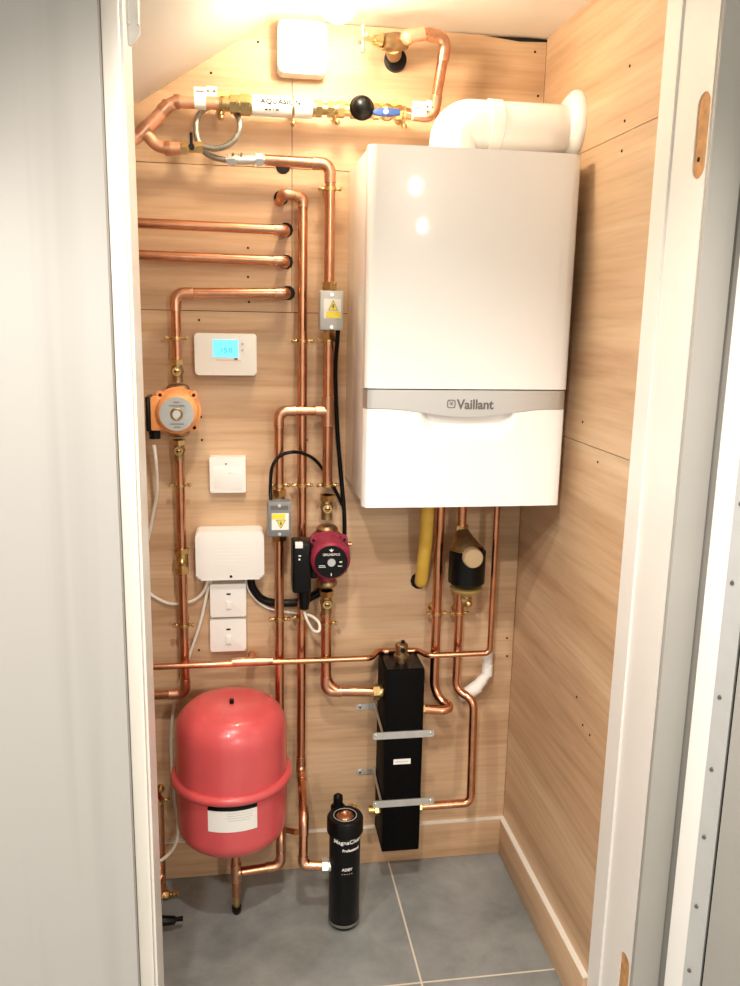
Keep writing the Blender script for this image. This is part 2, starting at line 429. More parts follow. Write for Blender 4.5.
# grey architrave on the right
bm = nb(); xa = P(709, 450, .763).x
box(bm, XF+.0005, xa, -.775, YB, 0, 2.06, .002); struct('trim_10', bm, M_grey)
bm = nb(); box(bm, XF+.05, 3, YB, -.60, 0, 2.45); struct('wall_front_right', bm, M_grey).name = 'wall_hall'
# open door leaf: hinged on the right, swung well out into the hall
hp = Vector((xa+.002, -.790, 0)); ddir = Vector((.62, -.785, 0)).normalized(); dn = Vector((ddir.y, -ddir.x, 0))
if dn.x > 0: dn = -dn
def U(px, py):                 # distance along the leaf at a measured edge
    d = ray(px, py); c = Vector((0, -D, H)); t = (hp-c).dot(dn)/d.dot(dn); q = c+d*t; return (q-hp).dot(ddir), q.z
u1, u2 = U(700, 820)[0], U(718, 820)[0]
def leafbox(bm, ua, ub, t0, t1, z0, z1, bev=0):
    M = Matrix(((ddir.x, -dn.x, 0, hp.x), (ddir.y, -dn.y, 0, hp.y), (0, 0, 1, 0), (0, 0, 0, 1)))
    box(bm, ua, ub, t0, t1, z0, z1, bev, mtx=M)
dl = bpy.data.objects.new('door_1', None); COL.objects.link(dl); dl['kind'] = 'structure'
bm = nb(); leafbox(bm, 0, u1, 0, .04, .008, 1.98, .001); link('door_edge', bm, M_white, dl)['label'] = 'white painted door edge'
bm = nb(); leafbox(bm, u1, u2, .0005, .04, .008, 1.98); link('edge_strip', bm, M_strip, dl)['label'] = 'metal edge strip'
bm = nb(); leafbox(bm, u2+.0035, .76, .004, .04, .008, 1.98, .001); link('door_panel', bm, M_grey, dl)['label'] = 'grey primed door panel'
bm = nb(); leafbox(bm, u2, u2+.0036, .010, .038, .01, 1.978); link('shadow_gap', bm, M_dark, dl)
for q in ((739, 504), (730, 583), (717, 697), (709, 769), (703, 837), (695, 906), (688, 970)):
    u, z = U(*q); u = u1+(u2-u1)*.33; c = hp+ddir*u+Vector((0, 0, z))
    bm = nb(); cyl(bm, c-dn*.0002, c+dn*.0016, .0038, .0032, n=12); ball(bm, c+dn*.003+Vector((.001, 0, .004)), .0022, n=8)
    link('screw', bm, M_logo, dl)  # shade on the screws is put into their dark grey colour
# slotted catch plate at the top of the left lining
bm = nb()
e0 = P(126, 2, .64); e1 = P(139, 2, .64); zb = P(131, 45, .64).z; zc_ = P(139, 34, .64).z
prism(bm, [(e0.x, 2.0), (e0.x, zb), (e0.x+.006, zb-.001), (e1.x, zc_), (e1.x, 2.0)], -.640, -.634)
for xx in (e0.x+.001, e1.x-.0035): box(bm, xx, xx+.0025, -.645, -.64, zc_+.012, 2.0)
t = single('catch_plate', bm, M_steel, 'slotted grey metal catch plate at top of left door lining', 'catch', (e0.x, -.64, zb))

# ------------------------------------------------------------------ pipe building
R22, R28, R15 = .0112, .0128, .0076
def clip_bm(p, r, horiz=False, wall=True):
    bm = nb(); p = Vector(p); ax = Vector((1, 0, 0)) if horiz else Vector((0, 0, 1)); s = Vector((0, 0, 1)) if horiz else Vector((1, 0, 0))
    tube(bm, [p-ax*.0035, p+ax*.0035], r+.0028, 20)
    for k in (-1, 1):
        cyl(bm, p+s*k*(r+.001), p+s*k*(r+.011), .0032, n=10)
        cyl(bm, p+s*k*(r+.011)+Vector((0, .004, 0)), p+s*k*(r+.011)-Vector((0, .006, 0)), .0042, n=12)
        ball(bm, p+s*k*(r+.011)-Vector((0, .006, 0)), .0042, n=10)
    if wall:
        cyl(bm, p+Vector((0, r, 0)), Vector((p.x, -.004, p.z)), .0045, n=12); cyl(bm, (p.x, -.004, p.z), (p.x, -.0004, p.z), .011, n=18)
    return bm
def run(name, label, segs, r, clips=(), horiz_clips=(), m=None, rb=.026, elbows=True, group=None, nutends=()):
    pts = [Vector(p) for p in segs]; T = Thing(name, label, 'pipe', pts[-1] if pts[-1].z < pts[0].z else pts[0], group)
    bm = nb(); full = fillet(pts, rb); tube(bm, full, r); T.part('pipe', bm, m or M_copper)
    if elbows:
        for i in range(1, len(pts)-1):
            d0 = (pts[i-1]-pts[i]); d1 = (pts[i+1]-pts[i])
            if d0.angle(d1) > PI-.6: continue
            L = min(d0.length*.49, d1.length*.49, .040); 
            arc = fillet([pts[i]+d0.normalized()*L, pts[i], pts[i]+d1.normalized()*L], min(rb[i] if isinstance(rb, list) else rb, L*.9))
            bm = nb(); tube(bm, arc, r+.0013); T.part('elbow', bm, M_copper2)
    for p in clips: T.part('pipe_clip', clip_bm(p, r), M_brass)
    for p in horiz_clips: T.part('pipe_clip', clip_bm(p, r, True), M_brass)
    for p, d in nutends:
        bm = nb(); p = Vector(p); d = Vector(d).normalized(); hexnut(bm, p-d*.010, p+d*.006, r+.0085); tube(bm, [p+d*.006, p+d*.014], r+.005, 20); T.part('compression_nut', bm, M_brass)
    return T
def at(px, y, off, line):      # point on a plumb line at image height y
    return Vector((line[0].x, line[0].y, P(px, y, off).z))

O1, O2, O3, OT = .036, .062, .050, .085
# three stubs going into the wall, upper left
zA = P(283, 229, O3)
run('copper_pipe', 'topmost of the three horizontal copper pipes entering the ply wall', [Vector((XL+.001, -O3, P(138, 221, O3).z)), Vector((P(285, 229, O3).x, -O3, P(285, 230, O3).z)), Vector((P(285, 229, O3).x, 0, P(285, 231, O3).z))], R22)
run('copper_pipe', 'middle of the three horizontal copper pipes entering the ply wall', [Vector((XL+.001, -O3, P(138, 253, O3).z)), Vector((P(285, 261, O3).x, -O3, P(285, 261, O3).z)), Vector((P(285, 261, O3).x, 0, P(285, 263, O3).z))], R22)
# orange pump column, above
L175 = vert(177, 360, 293, 361, O3); xx = P(286, 293, O3).x
run('copper_pipe', 'copper pipe from wall hole elbowing down into the top of orange pump', [Vector((xx, 0, P(286, 294, O3).z)), Vector((xx, -O3, P(286, 293, O3).z)), L175[0], L175[1]], R22, clips=[at(177, 338, O3, L175)])
# below
L182 = vert(182, 560, 458, 694, O3)
T = run('copper_pipe', 'copper pipe dropping from orange pump to a left elbow behind red vessel', [L182[0], L182[1], Vector((XL+.001, -O3, P(153, 695, O3).z))], R22, clips=[at(182, 485, O3, L182), at(182, 625, O3, L182)])
bm = nb(); a = at(183, 548, O3, L182); b = at(183, 573, O3, L182)
hexnut(bm, a, a-Vector((0, 0, .012)), R22+.008); tube(bm, [a-Vector((0, 0, .012)), b+Vector((0, 0, .018))], R22+.004, 20); hexnut(bm, b+Vector((0, 0, .018)), b, R22+.006); ball(bm, b+Vector((0, -.012, .03)), .009)
T.part('coupling', bm, M_brass, 'brass coupling')

def pump_valve(name, label, c, axis_len, r, screw_off):
    c = Vector(c); T = Thing(name, label, 'valve', c-Vector((0, 0, axis_len)))
    bm = nb(); z = Vector((0, 0, 1))
    tube(bm, [c+z*axis_len, c+z*axis_len*.35, c, c-z*axis_len*.35, c-z*axis_len], [r, r*.95, r*1.2, r*.95, r], 20)
    T.part('body', bm, M_bronze)
    bm = nb(); hexnut(bm, c+z*axis_len*.55, c+z*axis_len, r*1.38); T.part('union_nut', bm, M_brass)
    bm = nb(); cyl(bm, c-Vector((0, r*.6, 0)), c-Vector((0, r*1.7, 0)), r*.85, r*.8); ball(bm, c-Vector((0, r*1.7, 0)), r*.5, sy=.4); T.part('spindle', bm, M_brass)
    bm = nb(); box(bm, c.x-r*.42, c.x+r*.42, c.y-r*1.93, c.y-r*1.85, c.z-.0012, c.z+.0012); T.part('screw_slot', bm, M_dark)
    return T
def pump(name, label, top, bot, cen, face, rbody, body_m, face_bm_list, tbox, tlabel, tbox_m):
    # cen: volute centre, face: centre of motor face (towards the room)
    T = Thing(name, label, 'pump', bot); cen, face, top, bot = map(Vector, (cen, face, top, bot))
    ax = (face-cen).normalized(); L = (face-cen).length
    bm = nb()
    lathe(bm, cen-ax*.028, ax, [(0, rbody*.55), (.006, rbody*.85), (.018, rbody*1.0), (.040, rbody*1.0), (.050, rbody*.9), (.054, rbody*1.04), (.060, rbody*1.04)], 40)
    z = Vector((0, 0, 1))
    tube(bm, [cen+z*.01, cen+z*(top.z-cen.z)*.72, cen+z*(top.z-cen.z-.008)], [rbody*.5, rbody*.42, rbody*.44], 24)
    tube(bm, [cen-z*.01, cen-z*(cen.z-bot.z)*.72, cen-z*(cen.z-bot.z-.008)], [rbody*.5, rbody*.42, rbody*.44], 24)
    T.part('volute', bm, body_m)
    bm = nb(); st = .062-.028
    lathe(bm, cen+ax*st, ax, [(0, rbody*.93), (L-st-.02, rbody*.92), (L-st-.008, rbody*.86), (L-st-.002, rbody*.74)], 40)
    for k in range(4):
        a = PI/4+PI/2*k; s, u = frame_of(ax); d = (math.cos(a)*s+math.sin(a)*u)*rbody*1.02
        cyl(bm, cen+ax*(st-.004)+d, cen+ax*(st+.02)+d, rbody*.17, n=12)
    mo = T.part('motor', bm, body_m)
    for k in range(4):
        a = PI/4+PI/2*k; s, u = frame_of(ax); d = (math.cos(a)*s+math.sin(a)*u)*rbody*1.02
        bm = nb(); cyl(bm, cen+ax*(st+.0195)+d, cen+ax*(st+.021)+d, rbody*.085, n=6); T.part('socket_screw', bm, M_dark, None, mo)
    for nm, tz in (('top', top), ('bot', bot)):
        bm = nb(); sg = 1 if nm == 'top' else -1; c = Vector((cen.x, cen.y, tz.z))
        lathe(bm, c-z*sg*.022, z*sg, [(0, rbody*.46), (.004, rbody*.52), (.012, rbody*.52), (.018, rbody*.42), (.020, rbody*.3)], 32)
        T.part('union_nut', bm, M_bronze)
    fp = None
    for nm, b_, m_ in face_bm_list(face, ax, rbody):
        o = T.part(nm, b_, m_, None, fp); fp = fp or o
    fp = None
    for nm, b_, m_, lab in tbox:
        o = T.part(nm, b_, m_, lab, fp if nm != 'cable_gland' else None); fp = fp or o
    return T
def disc(face, ax, r, t0, t1, n=40):
    bm = nb(); lathe(bm, Vector(face)+ax*t0, ax, [(0, r), (t1-t0, r*.985)], n); return bm

# orange pump
pump_valve('pump_valve', 'brass isolating valve above the orange pump', (L175[0].x, -O3, P(177, 371, O3).z), .026, .0125, 0)
pump_valve('pump_valve', 'brass isolating valve below the orange pump', (L182[0].x, -O3, P(181, 450, O3).z), .024, .0125, 0)
def oface(face, ax, r):
    out = [('face_plate', disc(face, ax, r*.74, -.004, .001), M_plate)]
    bm = nb(); ring(bm, face+ax*.001, ax, .0115, .0028); out.append(('centre_ring', bm, M_bronze))
    out.append(('vent_screw', disc(face, ax, .009, .0, .004, 20), M_steel))
    for dz, w in ((.026, .012), (.018, .034), (-.022, .03), (-.029, .014)):
        bm = nb(); box(bm, face.x-w/2, face.x+w/2, face.y-.0016, face.y-.0008, face.z+dz-.001, face.z+dz+.001); out.append(('plate_print', bm, M_logo))
    return out
oc = P(179.5, 409, O3); of = P(177.5, 414, .155); oc.x = (L175[0].x+L182[0].x)/2; of.x = oc.x+.004
tb = []
bx0, bx1 = P(149, 414, .12).x, P(166, 414, .12).x; bz0, bz1 = P(155, 430, .12).z, P(155, 397, .12).z
bm = nb(); box(bm, bx0+.004, bx1+.012, -.135, -.065, bz0, bz1, .004); tb.append(('terminal_box', bm, M_orange, None))
bm = nb(); box(bm, bx0-.006, bx0+.0038, -.137, -.063, bz0-.002, bz1+.001, .003); tb.append(('box_cover', bm, M_black, 'black cover'))
gx = P(154, 437, .10).x
bm = nb(); cyl(bm, (gx+.002, -.10, bz0), (gx+.002, -.10, bz0-.022), .0125); hexnut(bm, (gx+.002, -.10, bz0-.002), (gx+.002, -.10, bz0-.012), .0145); tb.append(('cable_gland', bm, M_black, 'black cable gland'))
pump('circulator_pump', 'orange circulator pump with round grey plate on the left pipe', (oc.x, -O3, P(178, 383, O3).z), (oc.x, -O3, P(181, 437, O3).z), oc, of, .051, M_orange, oface, tb, None, None)

# long pipe behind (x 302)
L302 = vert(302, 480, 197, 775, O1)
pe = P(326, 863, .225)
z_in = pe.z
T = run('copper_pipe', 'longest vertical copper pipe from upper wall hole to black canister filter', [Vector((P(280, 196, O1).x, 0, P(280, 200, O1).z)), Vector((P(284, 193, O1+.02).x, -O1-.012, P(284, 194, O1).z)), L302[0], at(302, 770, O1, L302), Vector((P(304, 818, .2).x, -.2, P(304, 818, .2).z)), Vector((P(303, 864, .228).x, -.228, z_in)), Vector((P(322, 863, .235).x, -.235, z_in))], R22,
        clips=[at(302, 341, O1, L302), at(302, 485, O1, L302), at(302, 617, O1, L302)], rb=[0, .02, .026, .02, .02, .03, 0])
bm = nb(); a = at(302, 772, O1, L302); tube(bm, [a+Vector((0, 0, .03)), a-Vector((0, 0, .0))], R22+.002, 20); T.part('sleeve', bm, M_copper2)
# pipe 329 from hose line down to motorised valve and tee
L329 = vert(329, 300, 163, 486, O2)
T = run('copper_pipe', 'copper pipe turning down left of boiler, behind the grey actuator box', [Vector((P(265, 160, O2).x, -O2, P(265, 160, O2).z)), Vector((L329[0].x, -O2, P(329, 164, O2).z)), L329[1]], R22+.0006, clips=[at(329, 189, O2, L329), at(329, 340, O2, L329), at(329, 485, O2, L329)])
tz = P(328, 411, O2).z
bm = nb(); tube(bm, [(L329[0].x, -O2, tz+.035), (L329[0].x, -O2, tz-.035)], R22+.003, 20); tube(bm, [(L329[0].x, -O2, tz), (L329[0].x-.03, -O2, tz)], R22+.0025, 20); T.part('tee_fitting', bm, M_copper2)
L279 = vert(279, 470, 412, 860, O2)
zj = P(279, 868, O2).z
tank_x, tank_off = P(232, 770, .17).x, .17
px_t = P(236, 872, tank_off)
T = run('copper_pipe', 'copper pipe looping left of the tee, through lower actuator box to red vessel', [Vector((L329[0].x-.0305, -O2, tz)), Vector((L279[0].x, -O2, tz)), at(279, 690, O2, L279), at(280, 795, O2, L279), Vector((P(281, 836, .15).x, -.15, P(281, 836, .15).z)), Vector((P(281, 868, .155).x, -.158, px_t.z)), Vector((px_t.x+.0135, -tank_off, px_t.z))], R22, clips=[at(279, 485, O2, L279), at(279, 619, O2, L279)])
# link between 279 and 302 near skirting
a = at(280, 831, O2, L279)
run('copper_pipe', 'short copper link between two vertical pipes right of the red vessel', [Vector((L279[0].x+.013, -.075, P(286, 831, .08).z)), Vector((P(298, 831, .11).x-.004, -.115, P(298, 831, .11).z))], R15)

# red pump column
pump_valve('pump_valve', 'brass isolating valve above the burgundy pump', (L329[0].x-.001, -O2, P(327, 507, O2).z), .030, .0135, 0)
L326 = vert(326, 650, 622, 690, O2)
pump_valve('pump_valve', 'brass isolating valve below the burgundy pump', (L326[0].x, -O2, P(327, 602, O2).z), .030, .0135, 0)
hx0 = P(384, 760, .135).x; hx1 = P(422, 760, .135).x; HB, HF = -.014, -.135
hzt = P(404, 670, .135).z; hzb = P(400, 851, .135).z
zc_ = P(374, 691, .085).z
run('copper_pipe', 'copper pipe from burgundy pump elbowing right into the black header', [Vector((L326[0].x, -O2, P(327, 613.5, O2).z)), Vector((L326[0].x, -.072, zc_)), Vector((hx0-.014, -.09, zc_))], R28, clips=[Vector((L326[0].x, -O2, P(326, 623, O2).z))], rb=.045, nutends=[((hx0-.015, -.09, zc_), (1, 0, 0))])
def rface(face, ax, r):
    out = [('face_plate', disc(face, ax, r*.76, -.004, .001), M_black), ('vent_screw', disc(face, ax, .0095, .001, .006, 20), M_steel)]
    out.append(('maker_lettering', place(textbm('GRUNDFOS', width=.040, bold=.01), face+Vector((0, -.0012, .018))), M_label))
    bm = nb(); prism(bm, [(face.x-.006, face.z+.030), (face.x, face.z+.024), (face.x+.006, face.z+.030), (face.x+.002, face.z+.029), (face.x, face.z+.033), (face.x-.002, face.z+.029)], face.y-.0014, face.y-.0006); out.append(('maker_emblem', bm, M_label))
    for dx, dz, w, h in ((-.022, -.008, .014, .0012), (-.021, -.0115, .016, .0012), (.022, 0, .006, .003), (.02, -.010, .010, .0015), (0, -.030, .0018, .007)):
        bm = nb(); box(bm, face.x+dx-w/2, face.x+dx+w/2, face.y-.0016, face.y-.0008, face.z+dz-h/2, face.z+dz+h/2); out.append(('plate_print', bm, M_label))
    return out
rc = P(327, 549, O2); rc.x = (L329[0].x+L326[0].x)/2; rf = P(332, 562, .175); rf.x = rc.x-.001
tb = []
bx0, bx1 = P(292, 565, .13).x, P(312, 565, .13).x; bz0, bz1 = P(300, 591, .13).z, P(300, 541, .13).z
bm = nb(); box(bm, bx0, bx1-.003, -.150, -.085, bz0, bz1, .006, 3); tb.append(('terminal_box', bm, M_black, 'black terminal box'))
bm = nb(); box(bm, bx1-.0035, rc.x-.028, -.135, -.090, bz0+.03, bz1-.012, .004); tb.append(('box_neck', bm, M_black, None))
bm = nb(); box(bm, bx0+.006, bx0+.024, -.152, -.138, bz1-.012, bz1+.001, .001); tb.append(('box_tag', bm, M_label, 'white tag'))
bm = nb(); box(bm, bx0+.014, bx0+.02, -.1512, -.149, bz1-.032, bz1-.029); box(bm, bx0+.014, bx0+.018, -.1512, -.149, bz1-.041, bz1-.037); tb.append(('box_print', bm, M_label, None))
gx = P(304, 600, .12).x
bm = nb(); tube(bm, [(gx, -.125, bz0+.004), (gx, -.125, bz0-.02), (gx, -.125, bz0-.046)], [.016, .0145, .011], 20); tb.append(('cable_gland', bm, M_black, 'black cable gland'))
pump('circulator_pump', 'burgundy circulator pump with black face plate left of the boiler', (rc.x, -O2, P(328, 524, O2).z), (rc.x, -O2, P(327, 588, O2).z), rc, rf, .051, M_burg, rface, tb, None, None)
bm = nb(); p = P(346, 543, .03); cyl(bm, P(338, 543, .03), P(351, 544, .03), R15*.85)
cyl(bm, P(338, 543, .03), P(338, 543, 0), R15*.85)
single('pipe_stub', bm, M_copper, 'short copper stub out of the wall right of burgundy pump', 'pipe', P(338, 543, 0))

# motorised valve actuators
def actuator(label, x0, x1, y0, y1, off0, off1, pipe_x, pipe_off, flip, top_cable):
    a = P(x0, y1, off1); b = P(x1, y0, off1); zt, zb = b.z, a.z; X0, X1 = a.x, b.x
    T = Thing('valve_actuator', label, 'actuator', ((X0+X1)/2, -off0, zb))
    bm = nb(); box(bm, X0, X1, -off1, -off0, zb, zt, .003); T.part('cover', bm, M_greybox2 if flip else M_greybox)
    w, h = X1-X0, zt-zb; y = -off1
    lx0, lx1 = X0+w*.16, X1-w*.10
    lz0, lz1 = (zb+h*.30, zt-h*.20) if not flip else (zb+h*.20, zb+h*.68)
    bm = nb(); box(bm, lx0, lx1, y-.0008, y-.0001, lz0, lz1); lb = T.part('warning_label', bm, M_label, 'white label with yellow warning triangle')
    lh = lz1-lz0; cx = (lx0+lx1)/2+w*.03
    bm = nb()
    if not flip:
        tri = [(cx-w*.20, lz0+lh*.42), (cx+w*.20, lz0+lh*.42), (cx, lz0+lh*.92)]; band = (lx0+w*.1, lx1-w*.01, lz0+lh*.04, lz0+lh*.34)
    else:
        tri = [(cx-w*.2, lz0+lh*.60), (cx, lz0+lh*.10), (cx+w*.2, lz0+lh*.60)]; band = (lx0, lx1-w*.16, lz0+lh*.66, lz0+lh*.97)
    prism(bm, tri, y-.0013, y-.0007); box(bm, band[0], band[1], y-.0013, y-.0007, band[2], band[3]); T.part('warning_print', bm, M_yellow, None, lb)
    bm = nb(); ci = (sum(p[0] for p in tri)/3, sum(p[1] for p in tri)/3)
    for k in range(3):
        p, q = tri[k], tri[(k+1) % 3]; cyl(bm, (p[0], y-.0014, p[1]), (q[0], y-.0014, q[1]), .0006, n=6)
    s = -1 if flip else 1
    prism(bm, [(ci[0]-.001, ci[1]+.006*s), (ci[0]+.003, ci[1]+.006*s), (ci[0]+.001, ci[1]+.001*s), (ci[0]+.003, ci[1]+.001*s), (ci[0]-.001, ci[1]-.006*s), (ci[0], ci[1]-.001*s), (ci[0]-.003, ci[1]-.001*s)], y-.0019, y-.0013)
    T.part('warning_outline', bm, M_logo, None, lb)
    bm = nb()
    zs_ = zt-h*.10 if not flip else zb+h*.10
    for zz in (zt-h*.10, zb+h*.08): cyl(bm, ((X0+X1)/2, y+.001, zz), ((X0+X1)/2, y-.0015, zz), .004, n=14)
    T.part('cover_screw', bm, M_steel)
    if flip:
        bm = nb(); box(bm, X0+w*.12, X1-w*.12, y-.0008, y-.0001, zt-h*.22, zt-h*.10); T.part('dark_print', bm, M_logo)
        z1 = zt
    bm = nb(); lo = (-off0+.001)
    for zz, s2 in ((zt+.012, 1), (zb-.014, -1)):
        hexnut(bm, (pipe_x, -pipe_off, zz-.008), (pipe_x, -pipe_off, zz+.008), .0185)
    T.part('valve_nut', bm, M_brass)
    bm = nb(); tube(bm, [(pipe_x, -pipe_off, zb-.004), (pipe_x, -pipe_off, zt+.004)], .0145, 20); T.part('valve_body', bm, M_bronze)
    return T
actuator('grey actuator box with upright yellow triangle beside the boiler top half', 320, 343.5, 291, 330, .078, .118, L329[0].x, O2, False, None)
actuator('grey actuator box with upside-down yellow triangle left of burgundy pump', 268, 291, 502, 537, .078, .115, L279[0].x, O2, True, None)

# thin 15 mm pipe across
XT1 = P(493, 600, .05).x
zl = P(153, 667, OT).z; zr = P(375, 658, OT).z; z2 = P(428, 655, .075).z
a1 = P(371, 658, OT); a2 = P(378, 651, .03); a3 = P(418, 650.5, .03); a4 = P(428, 655.5, OT)
pz = (zl+zr)/2
Ltop = vert(496, 530, 507, 654, OT)
T = run('copper_pipe', 'thin copper pipe crossing low in front and rising to boiler on the right', [Vector((XL+.001, -OT, zl)), a1, a2, a3, a4, Vector((Ltop[0].x, -OT, P(489, 653, OT).z)), Vector((Ltop[0].x, -OT, P(497, 500, OT).z))], R15, rb=.014, elbows=False)
bm = nb(); q0, q1 = P(237, 662, OT), P(268, 661, OT); tube(bm, [q0, q1], R15+.0035, 20); c = (q0+q1)/2; tube(bm, [P(251, 662, OT), P(252, 655, .001)], R15+.003, 20)
for q in (q0, q1): tube(bm, [q-Vector((.012, 0, 0)), q+Vector((.012, 0, 0))], R15+.0018, 20)
T.part('tee_fitting', bm, M_copper2)
bm = nb(); q = P(384, 651.5, .03); tube(bm, [q, q+Vector((.01, 0, 0))], R15+.002); T.part('coupling', bm, M_copper2)

# ------------------------------------------------------------------ header
T = Thing('low_loss_header', 'tall black box header strapped to wall below the boiler', 'header', ((hx0+hx1)/2, HB, hzb))
bm = nb(); box(bm, hx0, hx1, HF, HB, hzb, hzt, .003); T.part('insulated_body', bm, M_blackfoam)
bm = nb(); box(bm, hx0+.004, hx1-.004, HF+.004, HB-.004, hzt, hzt+.0012); T.part('top_cap', bm, M_black)
lc = P(402, 761.5, .1355)
bm = nb(); box(bm, lc.x-.022, lc.x+.022, HF-.0012, HF-.0002, lc.z-.007, lc.z+.007); wl_ = T.part('white_label', bm, M_label, 'small white label')
bm = nb()
for k in range(9): box(bm, lc.x-.016+k*.0037, lc.x-.0135+k*.0037, HF-.0017, HF-.0011, lc.z-.0015, lc.z+.0018)
T.part('label_print', bm, M_greybox, None, wl_)
vx = (hx0+hx1)/2-.002; vc = Vector((vx, -.085, hzt))
bm = nb(); lathe(bm, vc, (0, 0, 1), [(0, .014), (.012, .014), (.013, .019), (.020, .0195), (.022, .015), (.034, .0165), (.046, .0165), (.05, .013), (.052, .006)], 28); av = T.part('air_vent', bm, M_bronze, 'brass air vent')
bm = nb(); cyl(bm, vc+Vector((0, -.0165, .038)), vc+Vector((0, -.022, .038)), .006, n=14); cyl(bm, vc+Vector((.003, 0, .051)), vc+Vector((.003, 0, .057)), .005, n=14); T.part('vent_cap', bm, M_black, None, av)
bm = nb()
zh = P(424, 709, .09).z; zl2 = P(424, 806, .09).z
hexnut(bm, (hx1, -.09, zh), (hx1+.012, -.09, zh), .016); hexnut(bm, (hx1, -.09, zl2), (hx1+.012, -.09, zl2), .016)
zl3 = P(366, 810, .09).z
hexnut(bm, (hx0, -.09, zl3), (hx0-.014, -.09, zl3), .017); cyl(bm, (hx0-.014, -.09, zl3), (hx0-.03, -.09, zl3), .012)
T.part('port_nut', bm, M_brass)
bm = nb(); q = P(361, 768, .01); 
# straps
def strap(label, ys, yf):
    z = P(403, ys, .139).z; T = Thing('wall_strap', label, 'bracket', (hx0-.01, 0, z), None)
    zf = P(358, yf, .003).z
    xl, xr = P(373, ys, .139).x, P(434, ys, .139).x
    bm = nb(); prism(bm, rrect(xl, xr, z-.0095, z+.0095, .006), HF-.0035, HF-.0005); 
    T.part('front_bar', bm, M_steel)
    bm = nb()
    for xs in (xl+.008, xr-.008): cyl(bm, (xs, HF-.0035, z), (xs, HF-.0075, z), .0052, .004, n=14)
    T.part('bolt', bm, M_steel)
    bm = nb()
    for s, xs in ((-1, hx0-.0035), (1, hx1+.0035)):
        x0_, x1_ = (xs-.0012, xs+.0012); 
        za = z; v = [bm.verts.new((x, y, zz)) for x in (x0_, x1_) for y, zz in ((HF-.001, za-.008), (HF-.001, za+.008), (-.002, zf+.008), (-.002, zf-.008))]
        for f in ((0, 1, 2, 3), (4, 5, 6, 7), (0, 1, 5, 4), (1, 2, 6, 5), (2, 3, 7, 6), (3, 0, 4, 7)): bm.faces.new([v[i] for i in f])
    T.part('side_arm', bm, M_steel)
    bm = nb(); xf0 = P(356, yf, 0).x
    prism(bm, rrect(xf0, hx0-.002, zf-.008, zf+.008, .004), -.0030, -.0005)
    cyl(bm, (xf0+.010, -.003, zf), (xf0+.010, -.007, zf), .006, n=16)
    prism(bm, rrect(hx1+.002, hx1+.026, zf-.008, zf+.008, .004), -.0030, -.0005)
    ft = T.part('wall_foot', bm, M_steel)
    bm = nb(); cyl(bm, (xf0+.010, -.007, zf), (xf0+.010, -.0076, zf), .0028, n=10); T.part('foot_hole', bm, M_dark, None, ft)
    return T
strap('upper galvanised strap across the black header', 735, 707)
strap('lower galvanised strap across the black header', 803, 772)

# pipes on the right of the header
def multi(*a): return [Vector(p) for p in a]
La = vert(437, 600, 500, 688, O3)
xa_ = P(449, 706, .10).x
run('copper_pipe', 'copper pipe from boiler hooking back left into top of black header', multi(Vector((La[0].x, -O3, P(437, 495, O3).z)), at(437, 686, O3, La), (P(441, 702, .075).x, -.066, P(441, 701, .07).z), (P(452, 706, .10).x, -.09, zh+.002), (P(446, 711, .12).x, -.098, zh-.003), (hx1+.013, -.09, zh)), R28-.0006, clips=[at(437, 613, O3, La)], rb=.022, elbows=False)
OB = .042; Lb = vert(458, 640, 575, 686, OB)
Lc = vert(473, 750, 704, 803, .09)
run('copper_pipe', 'copper pipe offset right below the separator and into bottom of black header', multi(at(458, 572, OB, Lb), at(458, 690, OB, Lb), (Lc[0].x, -.075, P(473, 702, .09).z), (Lc[0].x, -.09, zl2), (hx1+.013, -.09, zl2)), R22, clips=[at(458, 613, OB, Lb)], rb=[0, .025, .025, .02, 0], elbows=False)
Ld = vert(462, 520, 495, 526, O2)
run('copper_pipe', 'short copper pipe between boiler underside and the black separator', multi(Vector((Ld[0].x, -O2, P(462, 495, O2).z)), Vector((Ld[0].x, -O2, P(462, 526, O2).z))), R22, elbows=False)
# dirt separator
sc_ = P(466.5, 565, .10); T = Thing('dirt_separator', 'black and brass dirt separator hanging under the boiler', 'separator', (sc_.x, -.09, P(470, 592, .09).z))
zt_, zm1, zm0, zb_ = P(470, 528, .08).z, P(470, 553, .09).z, P(470, 583, .09).z, P(470, 592, .09).z
bm = nb(); hexnut(bm, (Ld[0].x, -O2, zt_+.004), (Ld[0].x, -O2, zt_-.010), .017)
T.part('inlet_nut', bm, M_brass)
bm = nb(); tube(bm, [(Ld[0].x, -.064, zt_-.010), (Ld[0].x+.002, -.072, zt_-.026), (sc_.x-.004, -.096, zt_-.05), (sc_.x, -.104, zm1)], [.016, .024, .040, .043], 28); T.part('brass_body', bm, M_bronze)
bm = nb(); lathe(bm, (sc_.x, -.104, zm0-.001), (0, 0, 1), [(0, .030), (.006, .040), (.010, .045), (zm1-zm0+.012, .045), (zm1-zm0+.014, .040)], 36); T.part('magnet_sleeve', bm, M_black, 'black magnet sleeve')
bm = nb(); lathe(bm, (sc_.x, -.104, zm0-.006), (0, 0, -1), [(0, .040), (.006, .038), (.014, .027), (.018, .014), (.024, .012)], 28); T.part('bottom_cone', bm, M_ochre)
bc = P(473, 557.5, .14); fc = Vector((sc_.x+.001, -.13, bc.z))
bm = nb(); lathe(bm, (fc.x, -.110, fc.z), (0, -1, .05), [(0, .0245), (.045, .0245), (.049, .022), (.050, .0)], 32); T.part('front_cap', bm, M_tan, 'round tan cap')
